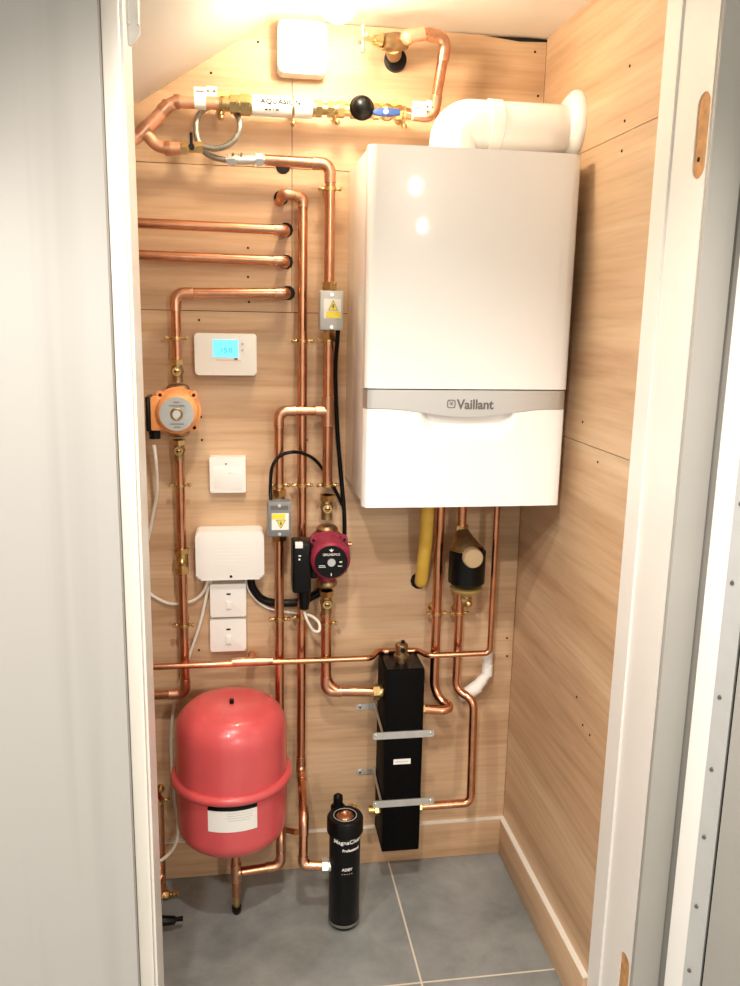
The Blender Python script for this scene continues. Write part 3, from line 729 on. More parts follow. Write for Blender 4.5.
bm = nb(); q = Vector((sc_.x+.002, -.104, zm0-.032)); cyl(bm, q+Vector((0, 0, .006)), q-Vector((0, 0, .024)), .0085); hexnut(bm, q, q-Vector((0, 0, .010)), .0155); ball(bm, q+Vector((.003, -.010, -.014)), .0105); T.part('drain_cock', bm, M_brass, 'brass drain cock')

# yellow sleeve & white condensate
p0, p1, p2 = P(428, 500, .09), P(425.5, 545, .075), P(421, 582, .02)
bm = nb(); tube(bm, fillet([p0, p1, p2, P(421, 580, 0)], .03), .0165, 20)
single('gas_sleeve', bm, M_yellowpipe, 'yellow sleeved pipe from boiler underside into a wall hole', 'pipe', p2)
T = Thing('condensate_pipe', 'white plastic waste pipe angled below the thin copper pipe', 'pipe', P(468, 692, .03))
bm = nb(); pts = [P(488, 652, .04), P(487, 674, .04), P(474, 690, .04), P(463, 696, .03), P(463, 697, .0)]; tube(bm, fillet(pts, .012), .0125, 18); T.part('pipe', bm, M_plastic)
bm = nb(); tube(bm, [P(483, 679, .04), P(476, 688, .04)], .0148, 18); tube(bm, [P(487.5, 664, .04), P(487, 675, .04)], .0142, 18); tube(bm, [P(478, 686, .04), P(467, 694, .034)], .0175, 18); T.part('coupling', bm, M_plastic)

# ------------------------------------------------------------------ boiler
bx0, bx1, bz0, bz1 = .2535, .690, 1.071, 1.7945; OFB = .33
T = Thing('boiler', 'large white wall-hung combi boiler with silver trim band', 'boiler', ((bx0+bx1)/2, -.003, bz0))
bm = nb(); box(bm, bx0+.002, bx1-.002, -.296, -.003, bz0+.004, bz1-.001, .004); T.part('casing', bm, M_boiler)
zu = P(465, 389.5, OFB).z
def panel(bm, z0, z1, d0, d1, rad=.014):     # front panel with rounded vertical edges, slightly bowed
    n = 24; prof = []
    for k in range(n+1):
        u = k/n; x = bx0+(bx1-bx0)*u; bow = .003*(1-(2*u-1)**2); e = min(x-bx0, bx1-x)
        rnd = rad-math.sqrt(max(0, rad*rad-(rad-min(e, rad))**2))
        prof.append((x, -(d1+bow-rnd)))
    # denser corner samples
    fine = []
    for k in range(7):
        a = PI/2*k/6; fine.append((bx0+rad-rad*math.cos(a), -(d1-rad+rad*math.sin(a))))
    mid = [p for p in prof if bx0+rad < p[0] < bx1-rad]
    prof = fine+mid+[(bx0+bx1-x, y) for x, y in reversed(fine)]
    loop = [(bx0, -d0)]+prof+[(bx1, -d0)]
    lo = [bm.verts.new((x, y, z0)) for x, y in loop]; hi = [bm.verts.new((x, y, z1)) for x, y in loop]; n = len(loop)
    bm.faces.new(lo[::-1]); top = bm.faces.new(hi)
    for k in range(n): bm.faces.new((lo[k], lo[(k+1) % n], hi[(k+1) % n], hi[k]))
    bmesh.ops.bevel(bm, geom=list(top.edges), offset=.003, segments=2, profile=.5, affect='EDGES')
bm = nb(); panel(bm, zu+.001, bz1, .297, OFB); T.part('front_panel', bm, M_boiler)
def bowy(x):
    u = (x-bx0)/(bx1-bx0); rad = .014; e = max(0, min(x-bx0, bx1-x)); r = rad-math.sqrt(max(0, rad*rad-(rad-min(e, rad))**2))
    return OFB+.003*(1-(2*u-1)**2)-r
zend, zmid = P(365, 409, OFB).z, P(465, 417.5, OFB).z
def zcurve(x):
    u = (x-bx0)/(bx1-bx0)*2-1; return zend+(zmid-zend)*(.5+.5*math.cos(PI*min(1, abs(u)/.85)))
nx = 72
xs = [bx0+.0001+(bx1-bx0-.0002)*(.5-.5*math.cos(PI*k/nx)) if False else bx0+(bx1-bx0)*k/nx for k in range(nx+1)]
def sheet_grid(bm, zlo, zhi, yf, nz, back):
    vs = []
    for x in xs: vs.append([bm.verts.new((x, -yf(x, zlo(x)+(zhi(x)-zlo(x))*j/nz), zlo(x)+(zhi(x)-zlo(x))*j/nz)) for j in range(nz+1)])
    for i in range(nx):
        for j in range(nz): bm.faces.new((vs[i][j], vs[i+1][j], vs[i+1][j+1], vs[i][j+1]))
    per = [vs[i][0] for i in range(nx+1)]+[vs[nx][j] for j in range(1, nz+1)]+[vs[i][nz] for i in range(nx-1, -1, -1)]+[vs[0][j] for j in range(nz-1, 0, -1)]
    bk = [bm.verts.new((v.co.x, -back, v.co.z)) for v in per]; n = len(per)
    for k in range(n): bm.faces.new((per[k], per[(k+1) % n], bk[(k+1) % n], bk[k]))
    bm.faces.new(bk)
bm = nb(); sheet_grid(bm, lambda x: zcurve(x)+.0008, lambda x: zu-.0016, lambda x, z: bowy(x)-.0015, 4, .297); tbn = T.part('trim_band', bm, M_silver, 'silver trim band')
xc_ = P(468, 418, OFB).x; wt = (P(517, 416, OFB).x-P(420, 416, OFB).x)/2; wb = wt*.70; zrb = P(468, 441, OFB).z
def sm(t): t = max(0, min(1, t)); return t*t*(3-2*t)
def flap(x, z):
    zt2 = zcurve(x); f = (z-zrb)/(zcurve(xc_)-zrb)           # 0 at bottom of the grip, 1 at top
    if f <= 0: return bowy(x)
    half = wb+(wt-wb)*min(1, f); e = half-abs(x-xc_)
    return bowy(x)-.020*sm(min(1, f*1.1))*sm(e/.020)
bm = nb(); sheet_grid(bm, lambda x: bz0, lambda x: zcurve(x), flap, 70, .297); T.part('lower_flap', bm, M_boiler, 'white drop-down flap with moulded grip')
lc = P(475.5, 404.5, OFB+.003)
T.part('maker_lettering', place(textbm('Vaillant', width=P(494, 404, .333).x-P(457, 404, .333).x, height=.021, bold=.026, ext=.0008), (lc.x-.0003, -(bowy(lc.x)-.0012), lc.z)), M_logo, None, tbn)
ec = P(451.5, 404, OFB+.003); bm = nb(); y0 = -(bowy(ec.x)-.0013); er = .0088
o1 = rrect(ec.x-er, ec.x+er, ec.z-er, ec.z+er, .004); i1 = [(ec.x+.0066*math.cos(2*PI*k/28), ec.z+.0066*math.sin(2*PI*k/28)) for k in range(28)]
i1 = [(ec.x+(x-ec.x)*.78, ec.z+(z-ec.z)*.78) for x, z in o1]
for k in range(len(o1)):
    j = (k+1) % len(o1); q = [o1[k], o1[j], i1[j], i1[k]]; prism(bm, q, y0-.0008, y0+.0002)
prism(bm, [(ec.x-.0045, ec.z-.001), (ec.x+.0045, ec.z-.001), (ec.x+.0035, ec.z-.0022), (ec.x-.0035, ec.z-.0022)], y0-.0008, y0+.0002)
cyl(bm, (ec.x, y0-.0008, ec.z+.001), (ec.x, y0+.0002, ec.z+.001), .0018, n=12)
for s in (-1, 1): prism(bm, [(ec.x+s*.0012, ec.z+.002), (ec.x+s*.0030, ec.z+.006), (ec.x+s*.0042, ec.z+.0055), (ec.x+s*.0022, ec.z+.0012)], y0-.0008, y0+.0002)
T.part('maker_emblem', bm, M_logo, None, tbn)
bm = nb(); box(bm, bx0+.02, bx1-.02, -.27, -.03, bz0-.004, bz0+.0035); T.part('base_tray', bm, M_greybox)
# flue
T = Thing('boiler_flue', 'white flue elbow from boiler top through the right wall', 'flue', (.452, -.2, bz1))
fo, fz, frr = -.2, 1.866, .0505
bm = nb(); tube(bm, fillet([(.452, fo, bz1-.001), (.452, fo, fz), (XR-.001, fo, fz)], .072, 12), frr, 32); T.part('flue_pipe', bm, M_boiler)
bm = nb(); lathe(bm, (XR-.0005, fo, fz+.008), (-1, 0, 0), [(0, .073), (.004, .073), (.012, .069), (.022, .056), (.024, .052)], 40); T.part('wall_rose', bm, M_boiler, 'white round wall plate')
bm = nb(); lathe(bm, (.52, fo, fz), (1, 0, 0), [(0, .051), (.002, .0535), (.028, .0535), (.030, .051)], 32); T.part('flue_collar', bm, M_boiler)
bm = nb(); lathe(bm, (.452, fo, bz1+.0002), (0, 0, 1), [(0, .060), (.006, .060), (.010, .052)], 32); T.part('flue_socket', bm, M_boiler)

# ------------------------------------------------------------------ expansion vessel
ty = -tank_off; zt_, zb_ = P(232, 697, .17).z-.006, P(232, 836, .17).z; zf = P(232, 771, .17).z; rb_ = .131
T = Thing('expansion_vessel', 'round red expansion vessel with mid flange in the lower left corner', 'expansion vessel', (tank_x, ty, zb_))
def dome(z_end, z_start, r, s):
    pr = []; hgt = .065
    for k in range(13):
        a = PI/2*k/12; pr.append((r*(.985*math.sin(a))**.8 if k else 0, hgt*(math.cos(a))))
    return pr
bm = nb(); hh = zt_-zf; prof = [(0.0, rb_+.0)]
for k in range(15):
    a = PI/2*k/14; prof.append((hh-.075+.075*math.sin(a)**.9 if k else hh-.075, rb_*max(0, math.cos(a))**.55 if k < 14 else 0))
lathe(bm, (tank_x, ty, zf), (0, 0, 1), prof, 56); T.part('upper_shell', bm, M_red)
bm = nb(); hh2 = zf-zb_; prof = [(0.0, rb_)]
for k in range(15):
    a = PI/2*k/14; prof.append((hh2-.055+.055*math.sin(a) if k else hh2-.055, rb_*max(0, math.cos(a))**.5 if k < 14 else 0))
lathe(bm, (tank_x, ty, zf), (0, 0, -1), prof, 56); T.part('lower_shell', bm, M_red)
bm = nb(); ring(bm, (tank_x, ty, zf), (0, 0, 1), rb_+.002, .0115, 64, 12); T.part('flange', bm, M_red)
vt = Vector((tank_x+.002, ty-.02, zt_-.006)); bm = nb(); cyl(bm, vt-Vector((0, 0, .002)), vt+Vector((0, 0, .016)), .0052); T.part('air_valve_cap', bm, M_black, 'black air valve cap')
lz0, lz1 = P(232, 832, .30).z, P(232, 806, .30).z
a0, a1 = math.asin((P(208, 815, .29).x-tank_x)/rb_), math.asin((P(257, 815, .29).x-tank_x)/rb_)
dlb = T.part('data_label', curved_label(tank_x, ty, rb_+.0004, lz0, lz1, a0, a1), M_label, 'white data label')
T.part('label_band', curved_label(tank_x, ty, rb_+.0009, lz1-.012, lz1+.0002, a0, a1), M_black, 'black band of the label', dlb)
bm = nb()
for k, (w, zz) in enumerate(((.05, .035), (.06, .029), (.055, .023), (.06, .017), (.05, .011))):
    am = (a0+a1)/2+.12; b2 = curved_label(tank_x, ty, rb_+.0009, lz1-.012-.035+zz-.0009+.0, lz1-.012-.035+zz, am-w/rb_/2, am+w/rb_/2, 8)
    me_ = bpy.data.meshes.new('tmp'); b2.to_mesh(me_); b2.free(); bm.from_mesh(me_); bpy.data.meshes.remove(me_)
T.part('label_print', bm, M_greybox, None, dlb)
# tail below vessel
Tt = Thing('copper_pipe', 'copper tail with tee hanging under the red vessel', 'pipe', (px_t.x, ty, P(235, 912, .17).z))
bm = nb(); tube(bm, [(px_t.x, ty, zb_+.004), (px_t.x, ty, P(235, 896, .17).z)], R22); Tt.part('pipe', bm, M_copper)
bm = nb(); tube(bm, [(px_t.x, ty, px_t.z+.024), (px_t.x, ty, px_t.z-.024)], R22+.002, 20); tube(bm, [(px_t.x, ty, px_t.z), (px_t.x+.012, ty, px_t.z)], R22+.002, 20); Tt.part('tee_fitting', bm, M_copper2)
bm = nb(); q0, q1 = P(235, 895, .17).z, P(235, 906, .17).z; cyl(bm, (px_t.x, ty, q0+.002), (px_t.x, ty, q1), .0085, n=18); Tt.part('drain_end', bm, M_brass)
bm = nb(); tube(bm, [(px_t.x, ty, q1), (px_t.x, ty, q1-.012), (px_t.x, ty, q1-.02)], [.0115, .0115, .007], 16); Tt.part('black_cap', bm, M_black, 'black end cap')
# drain valve lower left
Lz = vert(163, 860, 775, 921, .06); Lx = P(166, 885, .06).x-.012
T = run('copper_pipe', 'dark copper riser behind the left door lining with drain cock', [Vector((XL+.001, -.06, P(165, 792, .06).z)), Vector((Lx, -.06, P(165, 792, .06).z)), Vector((Lx, -.06, .034)), Vector((Lx-.006, -.235, .034))], R22+.002, elbows=False, clips=[Vector((Lx, -.06, P(165, 800, .06).z))])
zv = P(172, 895, .10).z
bm = nb(); c = Vector((Lx, -.085, zv)); cyl(bm, (Lx, -.06, zv), (Lx, -.10, zv), .013); d = Vector((1, 0, 0)); cc = Vector((Lx, -.095, zv))
tube(bm, [cc, cc+d*.012], .0105); hexnut(bm, cc+d*.012, cc+d*.022, .0125)
tube(bm, [cc+d*(.022+.004*k) for k in range(7)], [.0062, .0085, .0062, .0082, .006, .0078, .005], 16); T.part('hose_tail', bm, M_brass, 'brass drain cock with ribbed hose tail')
lc_ = P(172, 920, .215); bm = nb(); tube(bm, [(Lx, -.215, lc_.z+.002), (Lx+.022, -.215, lc_.z), (lc_.x+.006, -.215, lc_.z-.001), (lc_.x+.010, -.215, lc_.z+.001), (lc_.x+.026, -.215, lc_.z+.002)], [.015, .012, .010, .0055, .0062], 16); T.part('lever', bm, M_black, 'black lever')

# ------------------------------------------------------------------ magnetic filter
fx, fy = P(344.5, 860, .235).x, -.235
zc0 = P(344, 815, .235).z; rB, rC = .0375, .0435
T = Thing('magnetic_filter', 'black cylindrical canister filter standing on the grey floor tile', 'filter', (fx, fy, .001))
bm = nb(); lathe(bm, (fx, fy, .001), (0, 0, 1), [(0, .030), (.004, rB-.003), (.010, rB), (zc0-.035, rB)], 44); T.part('canister', bm, M_black)
bm = nb(); lathe(bm, (fx, fy, .012), (0, 0, 1), [(0, rB+.0002), (.001, rB+.0012), (.006, rB+.0012), (.007, rB+.0002)], 44); T.part('base_ring', bm, M_logo)
bm = nb(); lathe(bm, (fx, fy, zc0-.045), (0, 0, 1), [(0, rB), (.006, rC), (.040, rC), (.045, rC-.003), (.045, .026), (.041, .024), (.041, 0)], 44); cp_ = T.part('cap', bm, M_black)
bm = nb(); ring(bm, (fx, fy, zc0+.0002), (0, 0, 1), .0275, .0008, 40, 6); T.part('cap_ring', bm, M_greybox, 'pale ring print', cp_)
bm = nb(); lathe(bm, (fx, fy, zc0-.004), (0, 0, 1), [(0, .021), (.003, .021), (.006, .017), (.006, .012), (.002, .010), (.002, .0)], 32); T.part('magnet_well', bm, M_copper2, 'copper coloured magnet top', cp_)
bm = nb(); q = Vector((fx-.012, fy+.046, zc0-.030)); lathe(bm, q, (0, 0, 1), [(0, .018), (.026, .018), (.030, .013), (.040, .011), (.043, .012), (.054, .011), (.058, .006)], 24); T.part('bleed_knob', bm, M_black, 'black bleed knob')
T.part('maker_lettering', wrap(textbm('MagnaClean', width=.074, height=.0135, bold=.01), fx, fy, rB+.0004, P(344, 843, .27).z, .12), M_label)
T.part('maker_lettering', wrap(textbm('Professional', width=.044, height=.007, bold=.02), fx, fy, rB+.0004, P(344, 850.5, .27).z, .32), M_label)
T.part('maker_lettering', wrap(textbm('ADEY', width=.026, height=.007, bold=.02), fx, fy, rB+.0004, P(344, 869.5, .27).z, .05), M_label)
bm = nb()
T.part('label_print', wrap(textbm('- - - - -', width=.026, height=.0012), fx, fy, rB+.0004, P(344, 874, .27).z, .05), M_greybox)
bm = nb(); hexnut(bm, (fx-rB-.004, fy, z_in), (fx-rB-.018, fy, z_in), .0185); cyl(bm, (fx-rB+.003, fy, z_in), (fx-rB-.005, fy, z_in), .015); T.part('inlet_nut', bm, M_steel, 'silver inlet nut')
bm = nb(); hexnut(bm, (fx+.016, fy+.052, zc0-.02), (fx+.029, fy+.052, zc0-.02), .014); cyl(bm, (fx+.0, fy+.045, zc0-.02), (fx+.036, fy+.053, zc0-.02), .010); T.part('outlet_nut', bm, M_brass)

# ------------------------------------------------------------------ wall boxes
def wbox(name, label, cat, x0, x1, y0, y1, off, rad, m=M_plastic, bev=.003):
    a, b = P(x0, y1, off), P(x1, y0, off); T = Thing(name, label, cat, ((a.x+b.x)/2, -.0005, a.z))
    bm = nb(); prism(bm, rrect(a.x, b.x, a.z, b.z, rad), -off, -.0005, bev); T.part('housing', bm, m); return T, a.x, b.x, a.z, b.z
# detector at the top
T, x0, x1, z0, z1 = wbox('detector', 'blank white square detector on the wall under the ceiling', 'detector', 278, 327, 22, 72, .045, .012, bev=.005)
bm = nb(); q = P(302, 72, .045); cyl(bm, (q.x+.001, -.0452, z0+.008), (q.x+.001, -.046, z0+.008), .0016, n=10); T.part('indicator', bm, M_greybox)
# thermostat
T, x0, x1, z0, z1 = wbox('thermostat', 'white room thermostat with blue lit screen beside orange pump', 'thermostat', 195, 256.5, 334, 375, .032, .007)
a, b = P(213, 357, .0325), P(238, 340, .0325)
bm = nb(); box(bm, a.x, b.x, -.0330, -.0321, a.z, b.z); s_ = T.part('screen', bm, M_screen, 'blue lit screen')
T.part('screen_digits', place(textbm('15:0', width=.024, height=.011), ((a.x+b.x)/2+.003, -.0333, (a.z+b.z)/2-.004)), M_screentxt, None, s_)
for yy in (344, 350):
    q = P(242.5, yy, .0325); bm = nb(); cyl(bm, (q.x, -.0322, q.z), (q.x, -.0342, q.z), .0027, n=14); T.part('button', bm, M_greybox)
q = P(229, 360, .0325); bm = nb(); box(bm, q.x-.03, q.x+.028, -.0328, -.0321, q.z-.0010, q.z+.0004); T.part('red_line', bm, mat('faint red print', (.70, .40, .32), .6))
q = P(236, 359.5, .0325); bm = nb(); box(bm, q.x-.004, q.x+.004, -.0331, -.0322, q.z-.001, q.z+.003); T.part('maker_print', bm, M_logo)
# small square control
T, x0, x1, z0, z1 = wbox('wall_switch', 'single white square control plate below the thermostat', 'switch', 210, 245.5, 457, 493, .030, .003)
q = P(226, 464.5, .031); bm = nb(); prism(bm, [(q.x-.003, q.z+.003), (q.x+.003, q.z+.003), (q.x, q.z-.003)], -.0306, -.0301); T.part('pointer_mark', bm, M_logo)
q = P(232, 473, .031); bm = nb(); box(bm, q.x-.009, q.x+.009, -.0318, -.0301, q.z-.002, q.z+.003, .001); T.part('slider', bm, M_plastic)
bm = nb(); box(bm, x0+.010, x1-.010, -.0309, -.0301, z0+.010, z1-.024, .0004); T.part('raised_panel', bm, M_plastic)
# wiring centre
T, x0, x1, z0, z1 = wbox('wiring_box', 'wide white wiring centre box above the two spur switches', 'wiring box', 196, 264, 531, 581, .058, .012, bev=.006)
q = P(231, 576.5, .058); bm = nb(); cyl(bm, (q.x, -.0581, q.z), (q.x, -.0589, q.z), .0035, n=14); T.part('cover_screw', bm, M_dark, 'dark screw')
bm = nb()
for k in range(7): box(bm, (x0+x1)/2-.03, (x0+x1)/2+.035, -.0586, -.0581, z0+.038+k*.009, z0+.0395+k*.009)
T.part('moulded_lines', bm, M_plastic)
# spur switches
for lab, y0, y1 in (('upper white switched spur plate directly under the wiring box', 583.5, 617.5), ('lower white switched spur plate just above thin copper pipe', 619, 652)):
    T, x0, x1, z0, z1 = wbox('spur_switch', lab, 'switch', 210.5, 246, y0, y1, .030, .003)
    cx = (x0+x1)/2+.001; h = z1-z0
    bm = nb(); box(bm, cx-.005, cx+.005, -.0309, -.0301, z1-h*.33, z1-h*.28); T.part('indicator_slot', bm, M_dark, 'dark slot')
    bm = nb(); box(bm, cx-.0065, cx+.0065, -.0345, -.0301, z0+h*.24, z0+h*.50, .001); rk = T.part('rocker', bm, M_plastic)
    bm = nb(); box(bm, cx-.006, cx+.006, -.0352, -.0344, z0+h*.245, z0+h*.27); T.part('rocker_mark', bm, M_greybox, None, rk)

# ------------------------------------------------------------------ cables
def cable(label, pts, r, m, rad=8):
    pts = [Vector(p) for p in pts]; bm = nb(); tube(bm, spline(pts, rad), r, 10)
    return single('cable', bm, m, label, 'cable', min(pts, key=lambda p: p.z))
cable('white cable looping from orange pump gland behind door lining to wiring box', [P(154, 445, .10), P(156, 462, .098), P(157, 490, .06), P(154, 510, .03), P(149, 535, .008), P(143, 555, .006), P(140, 575, .006), P(146, 590, .007), P(162, 601, .008), P(175, 604, .010), P(192, 601, .010), P(203, 592, .014), P(208, 580, .018)], .0041, M_cable)
cable('white cable from wiring box running down behind the red vessel', [P(211, 580, .012), P(207, 593, .010), P(201, 620, .008), P(192, 648, .008), P(181, 680, .008), P(173, 712, .008), P(171, 750, .010), P(174, 800, .020), P(178, 825, .055), P(175, 845, .075), P(163, 859, .08), P(150, 862, .08), P(130, 858, .06), P(100, 850, .02), P(70, 845, .008)], .0042, M_cable)
cable('thin white cable beside the thick black cable from wiring box', [P(246, 580, .014), P(250, 592, .010), P(261, 604, .009), P(275, 610, .008), P(300, 614, .008), P(312, 617, .06), P(320, 625, .10)], .0035, M_cable)
cable('small loop of white flex below black pump terminal box', [P(304, 611, .125), P(307, 620, .122), P(313, 630, .115), P(319, 631, .11), P(319, 623, .105), P(313, 617, .105), P(306, 614, .11)], .0036, M_cable)
cable('thick black cable from wiring box sagging behind the burgundy pump', [P(251, 580, .022), P(253, 588, .018), P(262, 599, .0125), P(277, 603, .0115), P(300, 602, .012), P(313, 596, .016), P(325, 588, .016), P(330, 575, .014)], .0100, M_black)
cable('black cable arching over pipes from the lower actuator box', [P(271, 502, .09), P(270.5, 488, .08), P(272, 468, .085), P(280, 456, .082), P(295, 452, .08), P(311, 457, .03), P(322, 468, .018), P(333, 486, .012), P(343, 506, .010)], .0042, M_black)
cable('black cable falling from upper actuator box along the boiler side', [P(338, 331, .095), P(337, 345, .07), P(335.5, 365, .04), P(336, 400, .025), P(338, 440, .022), P(341, 475, .022), P(344, 510, .022), P(344, 540, .02), P(338, 570, .012)], .0052, M_black)

# ------------------------------------------------------------------ top assembly: scale inhibitor line
OA = .070
A = lambda px, py: P(px, py, OA)
zax = lambda px: 101.5+(px-180)*(114.5-101.5)/250
def AX(px): return A(px, zax(px))
def axt(bm, p0, p1, r, n=24, r1=None): tube(bm, [AX(p0), AX(p1)], [r, r if r1 is None else r1], n)
T = Thing('copper_branch', 'pinkish copper branch pipe with angled tee at upper left', 'pipe', AX(172))
bm = nb(); yb = P(146, 131, OA)
tube(bm, fillet([Vector((XL+.001, -OA, P(125, 141, OA).z-.22)), P(139, 136, OA), P(172, 101.5, OA), AX(221)], .02), .0132, 18)
pp = T.part('pipe', bm, M_lagging)
bm = nb(); tube(bm, fillet([P(144, 131, OA), P(155, 145, OA), P(166, 148.5, OA), P(181, 148.5, OA)], .02), .0126, 18); T.part('tee_branch', bm, M_lagging)
bm = nb()
for a, b in (((140, 135), (148, 126)), ((162, 111.5), (169, 104.5)), ((174, 101.5), (180, 101.8)), ((165, 148.5), (171, 148.5))): tube(bm, [P(*a, OA), P(*b, OA)], .0152, 20)
T.part('fitting_collar', bm, M_copper2)
bm = nb(); axt(bm, 194.5, 206, .0140); b0 = AX(200)
box(bm, AX(194).x, AX(207).x, -OA-.002, -OA, b0.z, P(200, 87, OA).z, .001); ptg = T.part('paper_tag', bm, M_label, 'white paper flow tag')
bm = nb(); q = P(200, 91.5, OA); box(bm, q.x-.008, q.x+.008, -OA-.0028, -OA-.0019, q.z-.0012, q.z+.0012)
q = P(211, 91, OA); box(bm, q.x-.011, q.x+.010, -OA-.0008, -OA, q.z-.0006, q.z+.0006)
for s in (-1, 1): prism(bm, [(q.x+s*.011, q.z), (q.x+s*.005, q.z+.004), (q.x+s*.005, q.z-.004)], -OA-.0009, -OA+.0003)
T.part('tag_print', bm, M_logo, None, ptg)
bm = nb(); q = P(211, 91, OA); box(bm, AX(207).x, P(217, 91, OA).x, -OA+.0002, -OA+.0014, P(211, 96, OA).z, P(211, 86, OA).z); T.part('arrow_tag', bm, M_label)

T = Thing('scale_inhibitor', 'inline scale inhibitor with white AQUASION sleeve along the top', 'scale inhibitor', AX(330))
bm = nb(); axt(bm, 221, 232, .0155); hexnut(bm, AX(230), AX(239), .021); axt(bm, 239, 252, .0195); hexnut(bm, AX(240.5), AX(250), .0235); axt(bm, 311, 317, .017); hexnut(bm, AX(316), AX(322), .0195); axt(bm, 322, 330, .0125); hexnut(bm, AX(327), AX(334), .018); hexnut(bm, AX(337), AX(344), .018); axt(bm, 330, 350, .013)
T.part('brass_ends', bm, M_brass)
bm = nb(); axt(bm, 252, 312, .0215, 36); slv = T.part('sleeve', bm, M_label, 'white sleeve')
def onaxis(bm, px, dz):       # lie lettering on the front of the sleeve
    c = AX(px); d = (AX(300)-AX(260)).normalized(); M = Matrix.Rotation(-math.asin(d.z)*1, 4, 'Y')
    for v in bm.verts:
        w = M @ Vector((v.co.x, 0, 0)); a = (v.co.z+dz)/.0215; rr = .0227-v.co.y
        v.co = Vector((c.x+v.co.x*d.x, -OA-rr*math.cos(a), c.z+v.co.x*d.z+rr*math.sin(a)))
    return bm
T.part('brand_lettering', onaxis(textbm('AQUASION', width=P(300, 107, OA).x-P(260, 107, OA).x, height=.0115, bold=.012), 280, .004), M_ink, None, slv)
bm = nb()
for k, w in enumerate((.006, .004, .002, .007)): box(bm, -.012+k*.008-w/2, -.012+k*.008+w/2, -.0004, .0004, -.0014, .0014)
T.part('small_print', onaxis(bm, 271.5, -.011), M_ink, None, slv)
bm = nb(); c = AX(221.5); axt(bm, 219.5, 222, .0165); 
T.part('yellow_tape', (lambda b: (box(b, AX(218).x, AX(240).x, -OA-.004, -OA+.004, P(228, 99, OA).z, P(228, 92.5, OA).z, .002), b)[1])(nb()), M_yellowtape, 'yellow tape') ; bm.free()
bm = nb()
for a, b in ((255, 275), (345, 399)): tube(bm, [P(a, zax(a)-9.5+ (3 if a > 300 else 0), OA), P(b, zax(b)-9.5+(2 if a > 300 else 0), OA)], .0035, 8)
T.part('earth_strip', bm, M_greentape, 'green and yellow strip')
for px, yy in ((221, 117), (293, 123), (337, 121.5), (404, 126)):
    c = AX(px); bm = nb(); axt(bm, px-1.2, px+1.2, .0232 if px == 293 else .0175 if px == 337 else .0155); q = P(px, yy, OA+.01)
    cyl(bm, Vector((c.x, -OA, c.z-.01)), Vector((c.x, -OA-.004, q.z)), .0028, n=10); ball(bm, (c.x, -OA-.006, q.z), .0065, n=14)
    cyl(bm, Vector((c.x, -OA+.012, c.z)), Vector((c.x, -.004, c.z)), .004, n=10); cyl(bm, (c.x, -.004, c.z), (c.x, -.0005, c.z), .010, n=16)
    T.part('pipe_clip', bm, M_brass)
T2 = Thing('pressure_valve', 'brass valve with domed black knob right of white sleeve', 'valve', AX(360))
bm = nb(); axt(bm, 350.2, 371, .015); hexnut(bm, AX(351), AX(356), .0185); ball(bm, AX(361), .018); T2.part('body', bm, M_bronze)
c = AX(361); bm = nb(); ax = Vector((-.05, -1, .10)).normalized(); lathe(bm, c+ax*.010, ax, [(0, .022), (.004, .026), (.010, .027), (.014, .0235), (.024, .021), (.032, .0175), (.036, .013), (.037, 0)], 28); T2.part('knob', bm, M_black, 'domed black knob')
T2 = Thing('lever_valve', 'brass ball valve with short blue lever left of copper loop', 'valve', AX(386))
bm = nb(); axt(bm, 371.2, 402, .0135); hexnut(bm, AX(373), AX(379), .018); hexnut(bm, AX(396), AX(401), .0175); ball(bm, AX(387), .0185); T2.part('body', bm, M_brass)
q0, q1 = P(373, 107, OA+.03), P(400, 117, OA+.03); bm = nb(); zz0, zz1 = q1.z, q0.z; zm = (zz0+zz1)/2; 
prism(bm, [(q0.x, zm+.001), (q0.x+.010, zz1-.002), (q0.x+.026, zz1-.001), (q0.x+.034, zz1), (q1.x, zz1-.002), (q1.x, zz0+.004), (q0.x+.034, zz0), (q0.x+.010, zz0+.001), (q0.x, zm-.006)], -OA-.033, -OA-.023, .0015); lv = T2.part('lever', bm, M_blue, 'blue lever')
bm = nb(); q = P(385.5, 112, OA+.03); cyl(bm, (q.x, -OA-.015, q.z), (q.x, -OA-.036, q.z), .0055, n=14); T2.part('lever_screw', bm, M_steel, None, lv)
# copper loop up to the stopcock
ot = .115
T2 = Thing('copper_pipe', 'copper loop rising from lever valve over to the stopcock', 'pipe', AX(402))
pts = [AX(402.4), P(433, 117, OA), P(446.5, 38, ot-.01), P(420, 33, ot), P(411, 34, ot), P(405, 41, .085)]
bm = nb(); tube(bm, fillet(pts, [0, .018, .024, .01, .015, 0]), .0118, 18); T2.part('pipe', bm, M_copper)
for i, rb2 in ((1, .018), (2, .026)):
    d0 = (pts[i-1]-pts[i]).normalized(); d1 = (pts[i+1]-pts[i]).normalized(); bm = nb(); tube(bm, fillet([pts[i]+d0*.045, pts[i], pts[i]+d1*.045], rb2), .0133, 18); T2.part('elbow', bm, M_copper2)
bm = nb(); tube(bm, [P(424, 33.3, ot), P(409, 36, ot)], .0145, 18); ball(bm, P(408, 37, ot-.01), .0165); T2.part('union_elbow', bm, M_lagging)
bm = nb(); axt(bm, 411, 425, .0137); b0 = AX(418); box(bm, AX(411).x, AX(425).x, -OA-.015, -OA-.0135, P(418, 118, OA).z, P(418, 103, OA).z); box(bm, AX(425).x, P(434, 107, OA).x, -OA-.015, -OA-.0142, P(430, 112, OA).z, P(430, 102, OA).z); tg = T2.part('paper_tag', bm, M_label, 'white paper flow tag')
